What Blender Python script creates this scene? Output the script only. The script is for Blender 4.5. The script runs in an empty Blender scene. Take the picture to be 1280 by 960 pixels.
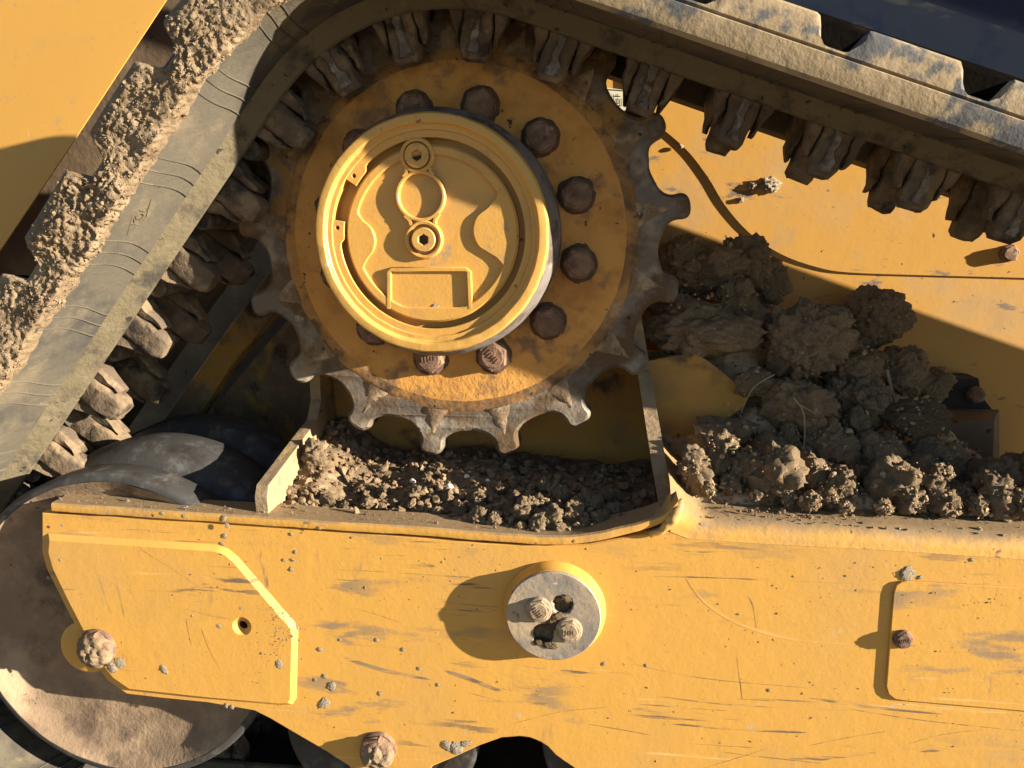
import bpy, bmesh, math, random
import numpy as np
from mathutils import Vector, Matrix, noise
from mathutils.geometry import tessellate_polygon
random.seed(7); rng = np.random.default_rng(7)
PI = math.pi
scene = bpy.context.scene
COL = scene.collection

# ------------------------------------------------------------------ camera
F, VX, VY, D = 1040.0, 755.0, 277.0, 1.034      # focal length (px of 1280), vanishing point of depth axis, distance to sprocket plane
ZF = 0.7995                                      # camera height above the ground
dv = Vector(((VX-640)/F, -(VY-480)/F, 1.0)).normalized()       # world +Y in camera axes (right, up, forward)
zv = Vector((0, 1.0, -dv[1]/dv[2])).normalized()               # world +Z (no roll)
xv = dv.cross(zv)
if xv[0] < 0: xv = -xv
right = Vector((xv[0], dv[0], zv[0])); up = Vector((xv[1], dv[1], zv[1])); fwd = Vector((xv[2], dv[2], zv[2]))
cam_d = bpy.data.cameras.new('camera'); cam = bpy.data.objects.new('camera', cam_d); COL.objects.link(cam)
cam.matrix_world = Matrix(((right[0], up[0], -fwd[0], 0), (right[1], up[1], -fwd[1], -D), (right[2], up[2], -fwd[2], ZF), (0, 0, 0, 1)))
cam_d.sensor_width = 36; cam_d.lens = 36*F/1280; cam_d.clip_start = 0.02; cam_d.clip_end = 500
scene.camera = cam

def P(px, py, Y=0.0):
    """photo pixel -> point at depth Y (Y = 0 is the sprocket's front face)"""
    a, b = (px-640)/F, -(py-480)/F
    v = right*a + up*b + fwd
    t = (Y+D)/v[1]
    return Vector((v[0]*t, Y, ZF+v[2]*t))

# ------------------------------------------------------------------ light
SUN = Vector((-4.15, 1.0, -0.855)).normalized()                # direction the light travels
w = bpy.data.worlds.new('World'); scene.world = w; w.use_nodes = True
nt = w.node_tree; bg = nt.nodes['Background']
sky = nt.nodes.new('ShaderNodeTexSky'); sky.sky_type = 'NISHITA'; sky.sun_disc = False; sky.air_density = 0.7; sky.dust_density = 0.0; sky.ozone_density = 1.0
sky.sun_elevation = math.asin(-SUN.z); sky.sun_rotation = math.atan2(-SUN.x, -SUN.y)
nt.links.new(sky.outputs[0], bg.inputs[0]); bg.inputs[1].default_value = 0.05
sd = bpy.data.lights.new('sun', 'SUN'); sd.energy = 5.0; sd.angle = math.radians(0.5); sd.color = (1.0, 0.89, 0.74)
so = bpy.data.objects.new('sun', sd); COL.objects.link(so); so.rotation_euler = SUN.to_track_quat('-Z', 'Y').to_euler(); so.location = (3, -2, 3)
vs = scene.view_settings
vs.view_transform = 'Standard'; vs.look = 'None'; vs.gamma = 1; vs.use_curve_mapping = False; vs.exposure = 1.75

# ------------------------------------------------------------------ materials
def mat(name, base, layers=(), rough=0.6, metal=0.0, bump=(), spec=0.4, top=None):
    """layers: (colour, noise scale, low, high, detail, (sx,sy,sz) stretch[, roughness]); bump: (scale, height in m, detail)"""
    m = bpy.data.materials.new(name); m.use_nodes = True
    t = m.node_tree; N = t.nodes; L = t.links; b = N['Principled BSDF']
    b.inputs['Metallic'].default_value = metal; b.inputs['Specular IOR Level'].default_value = spec
    tc = N.new('ShaderNodeTexCoord'); oi = N.new('ShaderNodeObjectInfo')
    ad = N.new('ShaderNodeVectorMath'); ad.operation = 'ADD'
    mu = N.new('ShaderNodeMath'); mu.operation = 'MULTIPLY'; mu.inputs[1].default_value = 7.3
    L.new(oi.outputs['Random'], mu.inputs[0]); L.new(tc.outputs['Object'], ad.inputs[0]); L.new(mu.outputs[0], ad.inputs[1])
    def nz(scale, detail, st=(1, 1, 1), seed=0.0, rot=0.0):
        mp = N.new('ShaderNodeMapping'); mp.inputs['Scale'].default_value = st; mp.inputs['Location'].default_value = (seed, seed*1.7, seed*.6)
        mp.inputs['Rotation'].default_value = (0, rot, 0)
        L.new(ad.outputs[0], mp.inputs[0])
        n = N.new('ShaderNodeTexNoise'); n.inputs['Scale'].default_value = scale; n.inputs['Detail'].default_value = detail; n.inputs['Roughness'].default_value = 0.62
        L.new(mp.outputs[0], n.inputs['Vector']); return n.outputs['Fac']
    rgb = N.new('ShaderNodeRGB'); rgb.outputs[0].default_value = (*base, 1); cur = rgb.outputs[0]
    rv = N.new('ShaderNodeValue'); rv.outputs[0].default_value = rough; rcur = rv.outputs[0]
    for i, l in enumerate(layers):
        c, sc, lo, hi, det, st = l[:6]
        f = nz(sc, det, st, 3.1*i+1.7, l[7] if len(l) > 7 else 0.0)
        mr = N.new('ShaderNodeMapRange'); mr.interpolation_type = 'SMOOTHSTEP'
        mr.inputs['From Min'].default_value = lo; mr.inputs['From Max'].default_value = hi; L.new(f, mr.inputs['Value'])
        fac = mr.outputs[0]
        if len(l) > 8:       # patchy mask: (scale, low, high)
            g = nz(l[8][0], 4, (1, 1, 1), 5.7*i+23.0); m2 = N.new('ShaderNodeMapRange'); m2.interpolation_type = 'SMOOTHSTEP'
            m2.inputs['From Min'].default_value = l[8][1]; m2.inputs['From Max'].default_value = l[8][2]; L.new(g, m2.inputs['Value'])
            mm = N.new('ShaderNodeMath'); mm.operation = 'MULTIPLY'; L.new(fac, mm.inputs[0]); L.new(m2.outputs[0], mm.inputs[1]); fac = mm.outputs[0]
        mx = N.new('ShaderNodeMix'); mx.data_type = 'RGBA'; L.new(fac, mx.inputs['Factor']); L.new(cur, mx.inputs['A']); mx.inputs['B'].default_value = (*c, 1)
        cur = mx.outputs['Result']
        mf = N.new('ShaderNodeMix'); mf.data_type = 'FLOAT'; L.new(fac, mf.inputs['Factor']); L.new(rcur, mf.inputs['A'])
        mf.inputs['B'].default_value = l[6] if len(l) > 6 and l[6] is not None else 0.9; rcur = mf.outputs['Result']
    if top:                # settled dust on upward faces: (colour, normal.z low, high, noise amount)
        ge = N.new('ShaderNodeNewGeometry'); sx = N.new('ShaderNodeSeparateXYZ'); L.new(ge.outputs['Normal'], sx.inputs[0])
        f = nz(22, 8, (1, 1, 1), 41.0); ma = N.new('ShaderNodeMath'); ma.operation = 'MULTIPLY_ADD'; L.new(f, ma.inputs[0]); ma.inputs[1].default_value = top[3]; L.new(sx.outputs['Z'], ma.inputs[2])
        mr = N.new('ShaderNodeMapRange'); mr.interpolation_type = 'SMOOTHSTEP'; mr.inputs['From Min'].default_value = top[1]; mr.inputs['From Max'].default_value = top[2]; L.new(ma.outputs[0], mr.inputs['Value'])
        mx = N.new('ShaderNodeMix'); mx.data_type = 'RGBA'; L.new(mr.outputs[0], mx.inputs['Factor']); L.new(cur, mx.inputs['A']); mx.inputs['B'].default_value = (*top[0], 1); cur = mx.outputs['Result']
    L.new(cur, b.inputs['Base Color']); L.new(rcur, b.inputs['Roughness'])
    prev = None
    for i, bb in enumerate(bump):
        sc, h, det = bb[:3]
        f = nz(sc, det, bb[3] if len(bb) > 3 else (1, 1, 1), 9.3+2.9*i)
        bp = N.new('ShaderNodeBump'); bp.inputs['Distance'].default_value = h; bp.inputs['Strength'].default_value = 1.0
        L.new(f, bp.inputs['Height'])
        if prev: L.new(prev, bp.inputs['Normal'])
        prev = bp.outputs[0]
    if prev: L.new(prev, b.inputs['Normal'])
    return m
YEL = (0.61, 0.328, 0.068); DUST = (0.34, 0.235, 0.135); DARK = (0.035, 0.027, 0.02); TAN = (0.40, 0.29, 0.17)
U = (1, 1, 1)
M = {}
M['paint'] = mat('paint_clean', (0.60, 0.318, 0.064), [((0.48, 0.29, 0.10), 30, .62, .70, 9, U), ((0.70, 0.44, 0.17), 30, .68, .71, 6, (2.2, 1, .4), .5, .5), ((0.50, 0.29, 0.09), 9, .55, .85, 5, U, .5), ((0.10, 0.07, 0.05), 160, .72, .76, 3, U)], .38, bump=[(45, .00018, 3)])
M['paint_panel'] = mat('paint_chassis', (0.58, 0.31, 0.064), [((0.46, 0.29, 0.12), 7, .46, .72, 8, U), ((0.38, 0.26, 0.13), 12, .58, .74, 11, (1, 1, .5), .8, .9), ((0.22, 0.16, 0.11), 22, .60, .66, 9, (.5, 1, 1.3), .8, .7), (DARK, 75, .67, .71, 5, U)], .45, bump=[(30, .0004, 5), (150, .00012, 3)])
MK = (3.4, .50, .66); MK2 = (4.2, .50, .66)
M['paint_beam'] = mat('paint_beam', YEL, [
    ((0.54, 0.305, 0.088), 5, .48, .78, 5, U, .5),
    ((0.46, 0.275, 0.095), 8, .46, .66, 12, (.55, 1, 1.3), .7, .18, MK),
    ((0.30, 0.195, 0.095), 16, .54, .62, 13, (.40, 1, 1.6), .8, .14, MK),
    ((0.17, 0.115, 0.065), 30, .58, .63, 13, (.22, 1, 2.2), .8, -.10, MK),
    ((0.10, 0.075, 0.055), 30, .63, .665, 10, (.10, 1, 3.5), .8, .22, MK2),
    ((0.70, 0.45, 0.17), 18, .64, .69, 8, (.12, 1, 3.0), .5, .10),
    ((0.20, 0.135, 0.08), 17, .60, .68, 11, (2.0, 1, .45), .8, .3, MK2),
    ((0.50, 0.36, 0.20), 30, .70, .74, 5, U), (DARK, 150, .71, .75, 3, U)], .45, bump=[(10, .0008, 4), (60, .0003, 5), (240, .00015, 2)])
M['scratch'] = mat('scratch_dark', (0.26, 0.155, 0.065), [((0.54, 0.295, 0.068), 40, .44, .58, 7, U)], .8)
M['scuff'] = mat('scuff_grey', (0.42, 0.255, 0.095), [((0.58, 0.315, 0.068), 30, .42, .56, 7, U)], .7)
M['smear'] = mat('smear_brown', (0.60, 0.325, 0.068), [((0.30, 0.20, 0.10), 26, .46, .58, 12, (.25, 1, 2.2), .8, .14), ((0.16, 0.11, 0.065), 44, .54, .62, 12, (.2, 1, 2.4), .8, .12)], .5)
M['scrape'] = mat('scrape_pale', (0.66, 0.385, 0.115), [((0.60, 0.325, 0.07), 22, .44, .60, 7, U)], .5)
M['rail'] = mat('dusty_rail', YEL, [((0.50, 0.29, 0.095), 6, .45, .75, 5, U, .5), ((0.34, 0.22, 0.11), 16, .56, .74, 9, U), ((0.16, 0.11, 0.07), 30, .64, .72, 8, U), (DARK, 90, .69, .74, 4, U)], .5, bump=[(20, .0008, 6), (120, .0006, 5)], top=((0.27, 0.185, 0.10), .80, 1.45, 1.1))
M['paint_hub'] = mat('paint_hub', (0.57, 0.31, 0.070), [((0.44, 0.26, 0.095), 14, .48, .74, 8, U, .6), ((0.34, 0.235, 0.125), 26, .60, .72, 9, U), ((0.22, 0.08, 0.05), 45, .69, .71, 4, U)], .40, bump=[(80, .00035, 4), (300, .00018, 2)])
M['paint_rim'] = mat('paint_chipped', (0.56, 0.32, 0.078), [((0.26, 0.10, 0.07), 26, .665, .68, 5, U, .6), ((0.5, 0.44, 0.38), 40, .70, .73, 4, U, .5)], .42, bump=[(60, .0008, 5)])
M['disc'] = mat('rusty_paint', (0.60, 0.295, 0.066), [((0.42, 0.185, 0.046), 16, .42, .70, 7, U), ((0.22, 0.125, 0.065), 24, .52, .70, 9, U), ((0.52, 0.36, 0.20), 12, .62, .82, 6, U), (DARK, 80, .66, .72, 5, U)], .7, bump=[(120, .0012, 5), (320, .0006, 3)])
M['disc_edge'] = mat('rusty_edge', (0.42, 0.215, 0.058), [((0.22, 0.115, 0.045), 18, .38, .60, 10, U), ((0.12, 0.072, 0.038), 28, .48, .64, 10, U), ((0.42, 0.29, 0.16), 14, .58, .74, 9, U), (DARK, 80, .62, .69, 6, U)], .8, bump=[(90, .0018, 7)])
M['tooth'] = mat('worn_steel', (0.150, 0.120, 0.090), [((0.30, 0.245, 0.175), 22, .46, .66, 9, U, .6), ((0.125, 0.076, 0.038), 18, .44, .62, 10, U), ((0.36, 0.19, 0.055), 12, .54, .66, 9, U), ((0.42, 0.38, 0.32), 16, .62, .72, 7, U, .4), (DARK, 70, .64, .70, 6, U)], .55, .2, bump=[(45, .0022, 6), (180, .0008, 4)])
M['rib'] = mat('caked_rib', (0.19, 0.125, 0.070), [((0.38, 0.27, 0.16), 40, .45, .65, 7, U), (DARK, 60, .60, .70, 5, U)], .9, bump=[(80, .0025, 6)])
M['rust'] = mat('rusty_bolt', (0.17, 0.098, 0.062), [((0.28, 0.17, 0.105), 50, .42, .62, 7, U), ((0.30, 0.21, 0.15), 70, .58, .72, 6, U), ((0.04, 0.025, 0.02), 60, .60, .72, 6, U)], .8, .2, bump=[(120, .0015, 6)])
M['grime'] = mat('oily_grime', (0.095, 0.055, 0.032), [((0.19, 0.105, 0.05), 60, .5, .7, 6, U)], .85, bump=[(150, .002, 5)])
M['hubside'] = mat('bare_hub_side', (0.22, 0.19, 0.17), [((0.10, 0.075, 0.06), 30, .45, .65, 7, U), ((0.36, 0.27, 0.17), 40, .6, .7, 6, U)], .6, .3, bump=[(60, .001, 6)])
M['rubber'] = mat('dusty_rubber', (0.100, 0.086, 0.062), [((0.056, 0.052, 0.046), 9, .46, .64, 10, U, .8), ((0.150, 0.122, 0.080), 14, .50, .68, 10, U), ((0.21, 0.16, 0.095), 38, .62, .74, 7, U), (DARK, 60, .70, .75, 5, U)], .85, bump=[(26, .0016, 7), (140, .0009, 5)], spec=.25)
M['rubber_bevel'] = mat('scuffed_rubber', (0.135, 0.110, 0.066), [((0.055, 0.048, 0.036), 22, .50, .66, 9, U), ((0.17, 0.137, 0.085), 30, .52, .70, 8, U), (DARK, 70, .62, .68, 8, U)], .9, bump=[(50, .003, 8), (160, .0012, 4)], spec=.2)
M['rubber_dark'] = mat('wet_rubber', (0.008, 0.007, 0.006), (), 1.0, bump=[(60, .002, 5)], spec=0.0)  # near-black colour paints in the shade of gaps, no real wet surface
M['rubber_edge'] = mat('caked_rubber_edge', (0.285, 0.212, 0.122), [((0.085, 0.085, 0.085), 16, .50, .58, 9, U, .75), ((0.37, 0.285, 0.175), 34, .5, .7, 7, U), (DARK, 55, .68, .73, 6, U)], .9, bump=[(30, .0016, 8), (160, .0009, 5)], spec=.25)
M['lug'] = mat('muddy_lug', (0.105, 0.076, 0.050), [((0.21, 0.15, 0.088), 28, .42, .62, 8, U), ((0.035, 0.027, 0.022), 24, .52, .66, 7, U), ((0.24, 0.19, 0.14), 60, .64, .74, 5, U, .5)], .75, bump=[(40, .004, 7), (150, .0015, 4)], spec=.35)
M['worn'] = mat('worn_strip', (0.12, 0.097, 0.075), [((0.22, 0.19, 0.16), 60, .47, .62, 7, U, .4), ((0.07, 0.052, 0.038), 50, .50, .64, 6, U)], .5, .25, bump=[(90, .0022, 6)])
M['mud'] = mat('dry_mud', (0.215, 0.153, 0.090), [((0.30, 0.225, 0.14), 22, .45, .70, 7, U), ((0.115, 0.078, 0.046), 26, .52, .72, 7, U)], .95, bump=[(70, .003, 8), (260, .0014, 5)], spec=.2)
M['mud_dark'] = mat('damp_mud', (0.42, 0.285, 0.162), [((0.55, 0.41, 0.26), 20, .48, .70, 7, U), ((0.20, 0.135, 0.08), 24, .50, .70, 7, U)], .92, bump=[(60, .0035, 8), (220, .0016, 5)], spec=.25)
M['mud_pale'] = mat('pale_mud', (0.46, 0.37, 0.25), [((0.58, 0.49, 0.35), 40, .45, .65, 6, U), ((0.25, 0.18, 0.11), 50, .55, .72, 6, U)], .95, bump=[(150, .0025, 6)], spec=.2)
M['mud_tan'] = mat('tan_mud', (0.32, 0.225, 0.13), [((0.45, 0.34, 0.21), 26, .45, .68, 8, U), ((0.16, 0.11, 0.066), 30, .52, .70, 8, U)], .95, bump=[(80, .003, 8), (280, .0014, 5)], spec=.2)
M['soil'] = mat('loose_soil', (0.20, 0.138, 0.078), [((0.31, 0.225, 0.135), 40, .46, .66, 7, U), ((0.10, 0.068, 0.042), 50, .5, .7, 7, U)], .95, bump=[(120, .004, 8)], spec=.2)
M['dusty_steel'] = mat('dusty_steel', (0.24, 0.215, 0.18), [((0.44, 0.335, 0.215), 18, .40, .62, 7, U), ((0.52, 0.50, 0.47), 70, .64, .72, 5, U, .45), ((0.16, 0.11, 0.075), 40, .62, .74, 7, U)], .6, .25, bump=[(110, .0009, 6)])
M['dusty_bolt'] = mat('dusty_bolt', (0.27, 0.195, 0.118), [((0.40, 0.30, 0.19), 90, .45, .65, 5, U), ((0.20, 0.13, 0.08), 80, .56, .7, 5, U)], .85, bump=[(200, .001, 5)])
M['idler'] = mat('rusty_idler', (0.215, 0.148, 0.090), [((0.36, 0.255, 0.155), 14, .45, .68, 8, U), ((0.10, 0.066, 0.045), 16, .52, .70, 9, U), ((0.31, 0.185, 0.112), 12, .60, .78, 5, U), (DARK, 75, .66, .73, 6, U)], .85, bump=[(50, .0016, 8), (200, .0009, 4)])
M['idler_rim'] = mat('scuffed_rim', (0.052, 0.050, 0.047), [((0.20, 0.155, 0.098), 30, .56, .72, 10, (1, .5, 1)), ((0.11, 0.11, 0.108), 40, .5, .7, 6, U, .45), ((0.035, 0.03, 0.028), 18, .55, .7, 6, U, .5)], .55, .15, bump=[(50, .0012, 7)])
M['brace'] = mat('muddy_paint', (0.56, 0.30, 0.062), [((0.24, 0.155, 0.085), 10, .44, .54, 9, (1, 1, .7)), ((0.34, 0.235, 0.135), 30, .50, .66, 8, U), ((0.08, 0.055, 0.036), 18, .56, .68, 8, U)], .85, bump=[(40, .004, 8)])
M['wall'] = mat('stained_paint', (0.48, 0.25, 0.050), [((0.30, 0.185, 0.08), 9, .42, .66, 8, U), ((0.10, 0.07, 0.045), 16, .52, .70, 9, U)], .75, bump=[(40, .002, 7)])
M['gusset'] = mat('dusty_gusset', (0.30, 0.212, 0.118), [((0.50, 0.33, 0.12), 24, .52, .70, 6, U), ((0.24, 0.17, 0.105), 30, .5, .68, 8, U), (DARK, 80, .66, .72, 5, U)], .85, bump=[(90, .0022, 7)])
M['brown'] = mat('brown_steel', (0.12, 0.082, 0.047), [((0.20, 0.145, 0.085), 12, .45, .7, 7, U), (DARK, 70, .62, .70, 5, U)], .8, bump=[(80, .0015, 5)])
M['black'] = mat('black_steel', (0.022, 0.019, 0.017), [((0.07, 0.052, 0.036), 14, .5, .72, 8, U)], .8, bump=[(40, .002, 6)])
M['blue'] = mat('blue_paint', (0.030, 0.040, 0.085), [((0.13, 0.14, 0.165), 18, .52, .74, 9, (.5, 1, 1.4), .6, .4), ((0.30, 0.255, 0.185), 24, .64, .74, 8, U)], .35, bump=[(60, .0004, 4)])
M['blue_dusty'] = mat('dusty_blue_paint', (0.085, 0.092, 0.115), [((0.045, 0.055, 0.10), 14, .48, .66, 8, U, .5), ((0.26, 0.23, 0.18), 20, .55, .70, 9, (.5, 1, 1.5))], .6, bump=[(60, .0004, 4)])
M['cream'] = mat('sticker_cream', (0.72, 0.66, 0.47), [((0.5, 0.42, 0.27), 60, .6, .75, 4, U)], .5)
M['ink'] = mat('sticker_ink', (0.05, 0.05, 0.045), (), .5)
M['ground'] = mat('ground_soil', (0.25, 0.18, 0.11), [((0.34, 0.26, 0.17), 3, .45, .7, 8, U), ((0.14, 0.095, 0.06), 9, .5, .72, 8, U)], .95, bump=[(12, .02, 8), (60, .006, 6)])
M['straw'] = mat('straw', (0.30, 0.225, 0.135), [((0.25, 0.18, 0.10), 60, .5, .7, 4, U)], .8)
M['white'] = mat('white_pebble', (0.72, 0.68, 0.60), [((0.45, 0.38, 0.28), 90, .55, .7, 4, U)], .7)

# ------------------------------------------------------------------ mesh helpers
class MB:
    def __init__(s): s.v = []; s.f = []; s.m = []
    def add(s, vs, fs, mi=0):
        o = len(s.v); s.v += [tuple(v) for v in vs]; s.f += [tuple(i+o for i in f) for f in fs]; s.m += [mi]*len(fs)
    def grid(s, rows, closed_u=False, closed_v=False, mi=0, flip=False):
        n = len(rows); k = len(rows[0]); vs = [p for r in rows for p in r]; fs = []
        for i in range(n if closed_u else n-1):
            for j in range(k if closed_v else k-1):
                a = i*k+j; b = i*k+(j+1) % k; c = ((i+1) % n)*k+(j+1) % k; d = ((i+1) % n)*k+j
                fs.append((a, d, c, b) if flip else (a, b, c, d))
        s.add(vs, fs, mi)
    def lathe(s, c, prof, n=64, mi=0, a0=0.0, a1=2*PI):
        """prof: list of (radius, Y) about a Y axis through c=(x,z)"""
        full = abs(a1-a0-2*PI) < 1e-6
        rows = []
        for i in range(n if full else n+1):
            a = a0+(a1-a0)*i/n
            rows.append([(c[0]+r*math.cos(a), y, c[1]+r*math.sin(a)) for r, y in prof])
        s.grid(rows, closed_u=full, mi=mi)
    def loops(s, loops, y0, y1, ch=0.0, mi=0, cd=None):
        """extrude outline with holes (XZ loops) from front y0 to back y1, front edge chamfered by ch"""
        def area(l): return sum(l[i][0]*l[(i+1) % len(l)][1]-l[(i+1) % len(l)][0]*l[i][1] for i in range(len(l)))/2
        L2 = []
        for k, l in enumerate(loops):
            l = [tuple(p) for p in l]
            if (area(l) > 0) != (k == 0): l.reverse()
            L2.append(l)
        if ch:
            fr = []
            for l in L2:
                n = len(l); o = []
                for i in range(n):
                    a, b, c = Vector(l[i-1]), Vector(l[i]), Vector(l[(i+1) % n])
                    d1 = (b-a); d2 = (c-b)
                    if d1.length < 1e-9 or d2.length < 1e-9: o.append(tuple(b)); continue
                    d1.normalize(); d2.normalize()
                    n1 = Vector((-d1.y, d1.x)); n2 = Vector((-d2.y, d2.x)); nn = n1+n2
                    nn = nn.normalized()*(ch/max(.45, nn.normalized().dot(n1))) if nn.length > 1e-6 else n1*ch
                    o.append(tuple(b+nn))
                fr.append(o)
        else: fr = L2
        tri = tessellate_polygon([[Vector((p[0], p[1], 0)) for p in l] for l in fr])
        flat = [p for l in fr for p in l]; flat2 = [p for l in L2 for p in l]
        s.add([(p[0], y0, p[1]) for p in flat], [tuple(t) for t in tri], mi)
        s.add([(p[0], y1, p[1]) for p in flat2], [tuple(reversed(t)) for t in tri], mi)
        for l, f in zip(L2, fr):
            n = len(l)
            vs = [(p[0], y0, p[1]) for p in f]+[(p[0], y0+(ch if cd is None else cd), p[1]) for p in l]+[(p[0], y1, p[1]) for p in l]
            fs = []
            for i in range(n):
                j = (i+1) % n
                if ch: fs.append((i, j, n+j, n+i))
                fs.append((n+i, n+j, 2*n+j, 2*n+i))
            s.add(vs, fs, mi)
    def box(s, c, ax, ay, az, mi=0):
        c = Vector(c); vs = [c+sx*Vector(ax)+sy*Vector(ay)+sz*Vector(az) for sx in (-1, 1) for sy in (-1, 1) for sz in (-1, 1)]
        s.add(vs, [(0, 1, 3, 2), (4, 6, 7, 5), (0, 4, 5, 1), (2, 3, 7, 6), (0, 2, 6, 4), (1, 5, 7, 3)], mi)
    def tube(s, pts, r, n=8, mi=0):
        pts = [Vector(p) for p in pts]; rows = []
        for i, p in enumerate(pts):
            t = (pts[min(i+1, len(pts)-1)]-pts[max(i-1, 0)]).normalized()
            a = t.orthogonal().normalized() if abs(t.y) > .95 else t.cross(Vector((0, 1, 0))).normalized()
            b = t.cross(a); rr = r[i] if isinstance(r, (list, tuple)) else r
            rows.append([p+a*rr*math.cos(2*PI*k/n)+b*rr*math.sin(2*PI*k/n) for k in range(n)])
        s.grid(rows, closed_v=True, mi=mi); k = len(s.v)
        s.f += [tuple(range(k-n, k)), tuple(range(k-len(pts)*n, k-len(pts)*n+n))]; s.m += [mi, mi]
    def build(s, name, mats, parent=None, smooth=True, angle=38, rough=0.0, rs=60, fix=True):
        me = bpy.data.meshes.new(name)
        base = Vector(parent['_b']) if parent is not None else Vector((0, 0, 0))
        V = np.array(s.v, dtype=float)
        if rough:
            for i in range(len(V)):
                p = Vector(V[i])*rs; V[i] += np.array(noise.noise_vector(p))*rough
        V -= np.array(base)
        me.from_pydata(V.tolist(), [], s.f)
        for m in (mats if isinstance(mats, (list, tuple)) else [mats]): me.materials.append(M[m])
        me.polygons.foreach_set('material_index', s.m)
        if fix:
            bm = bmesh.new(); bm.from_mesh(me); bmesh.ops.remove_doubles(bm, verts=bm.verts, dist=1e-6)
            bmesh.ops.recalc_face_normals(bm, faces=bm.faces); bm.to_mesh(me); bm.free()
        if smooth:
            me.polygons.foreach_set('use_smooth', [True]*len(me.polygons)); me.set_sharp_from_angle(angle=math.radians(angle))
        me.update()
        o = bpy.data.objects.new(name, me); COL.objects.link(o)
        if parent is not None: o.parent = parent
        return o
def thing(name, loc, label, cat, group=None):
    o = bpy.data.objects.new(name, None); COL.objects.link(o); o.empty_display_size = .05
    o.location = loc; o['_b'] = [float(c) for c in loc]
    if len(o.name) and getattr(o, 'parent', None) is None and label: tag(o, label, cat, group)
    return o
def tag(o, label=None, cat=None, group=None, kind=None):
    if label: o['label'] = label
    if cat: o['category'] = cat
    if group: o['group'] = group
    if kind: o['kind'] = kind
    return o
def sub(o, base):          # lets a mesh part parent sub-parts built in world coordinates
    o['_b'] = [float(c) for c in base]; return o
def recenter(o, c=None):
    """move the origin of a top-level mesh to its base centre"""
    me = o.data; n = len(me.vertices); a = np.empty(n*3); me.vertices.foreach_get('co', a); a = a.reshape(-1, 3)
    if c is None: c = np.array([(a[:, 0].min()+a[:, 0].max())/2, (a[:, 1].min()+a[:, 1].max())/2, a[:, 2].min()])
    a -= np.array(c); me.vertices.foreach_set('co', a.ravel()); o.location = o.location+Vector(c); me.update(); return o
def xz(px, py, Y): p = P(px, py, Y); return (p.x, p.z)
def poly(pts, Y): return [xz(a, b, Y) for a, b in pts]
def smooth_poly(pts, n=4, closed=True):
    out = []; m = len(pts)
    for i in range(m if closed else m-1):
        g = lambda k: np.array(pts[k % m] if closed else pts[max(0, min(m-1, k))], float)
        p0, p1, p2, p3 = g(i-1), g(i), g(i+1), g(i+2)
        for k in range(n):
            t = k/n
            out.append(tuple(.5*((2*p1)+(p2-p0)*t+(2*p0-5*p1+4*p2-p3)*t*t+(3*p1-p0-3*p2+p3)*t**3)))
    if not closed: out.append(tuple(pts[-1]))
    return out
def circle(c, r, n=32): return [(c[0]+r*math.cos(2*PI*i/n), c[1]+r*math.sin(2*PI*i/n)) for i in range(n)]
def fbm(p, o=4): return noise.fractal(p, 1.0, 2.0, o)

# ------------------------------------------------------------------ track geometry
def S0(): return Vector((-.1803, ZF-.0188))
S = S0(); RP = .290
aR = math.radians(160.8-90); aL = math.radians(51.6+90)
nR = Vector((math.cos(aR), math.sin(aR))); nL = Vector((math.cos(aL), math.sin(aL)))
i3 = P(146.7, 788.6, -.135); I = Vector((i3.x, i3.z)); RI = RP-nL.dot(I-S)
RFI = .20; zb = I.y-RI; Fz = zb+RFI
FX = (RP-RFI-nR.y*(Fz-S.y))/nR.x+S.x; FC = Vector((FX, Fz))
A0 = math.radians(81.8)
sR = (aR-A0)*RP; sL = (aL-A0)*RP
pL0 = S+nL*RP; tL = Vector((-nL.y, nL.x)); lenL = (I+nL*RI-pL0).dot(tL)
s1 = sL+lenL; s2 = s1+(1.5*PI-aL)*RI
lenB = FC.x-I.x; s3 = s2+lenB; s4 = s3+(aR+.5*PI)*RFI
pR0 = S+nR*RP; tR = Vector((-nR.y, nR.x)); lenR = (pR0-(FC+nR*RFI)).length
LT = (s4+lenR)-sR
def path(s):
    """pitch line of the belt: point, outward normal; s = 0 at the lug at the top, growing counter-clockwise"""
    while s < sR-lenR-1e-9: s += LT
    while s > s4+1e-9: s -= LT
    if s < sR: return pR0+tR*(s-sR), nR
    def arc(c, r, a): n = Vector((math.cos(a), math.sin(a))); return c+n*r, n
    if s <= sL: return arc(S, RP, A0+s/RP)
    if s <= s1: return pL0+tL*(s-sL), nL
    if s <= s2: return arc(I, RI, aL+(s-s1)/RI)
    if s <= s3: return Vector((I.x+(s-s2), zb)), Vector((0, -1))
    return arc(FC, RFI, 1.5*PI+(s-s3)/RFI)
def on(s, o, Y):
    p, n = path(s); q = p+n*ob(s, o, Y); return Vector((q.x, Y, q.y))
def flex(s):
    """outward bend of the belt's free edge along the left run"""
    u = min(1, max(0, (s-.02)/.38)); v = min(1, max(0, (s1+.12-s)/.25)); return .024*u*u*(3-2*u)*v*v*(3-2*v)
def ob(s, o, Y): return o+flex(s)*min(1, max(0, (-.085-Y)/.10))
PITCH = 2*PI*RP/17
YE, YI = -.186, .213
def s_right(px, py, Y):
    p = P(px, py, Y); return sR+(Vector((p.x, p.z))-pR0).dot(tR)
TP = .138; TN0 = s_right(1052, 42, YE)
def tread(s):
    """outer offset: bars with rounded notches"""
    u = ((s-TN0)/TP+.5) % 1.0-.5; d = abs(u)*TP
    t = min(1, max(0, (d-.009)/.017)); t = t*t*(3-2*t)
    return .004+.029*t

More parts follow.
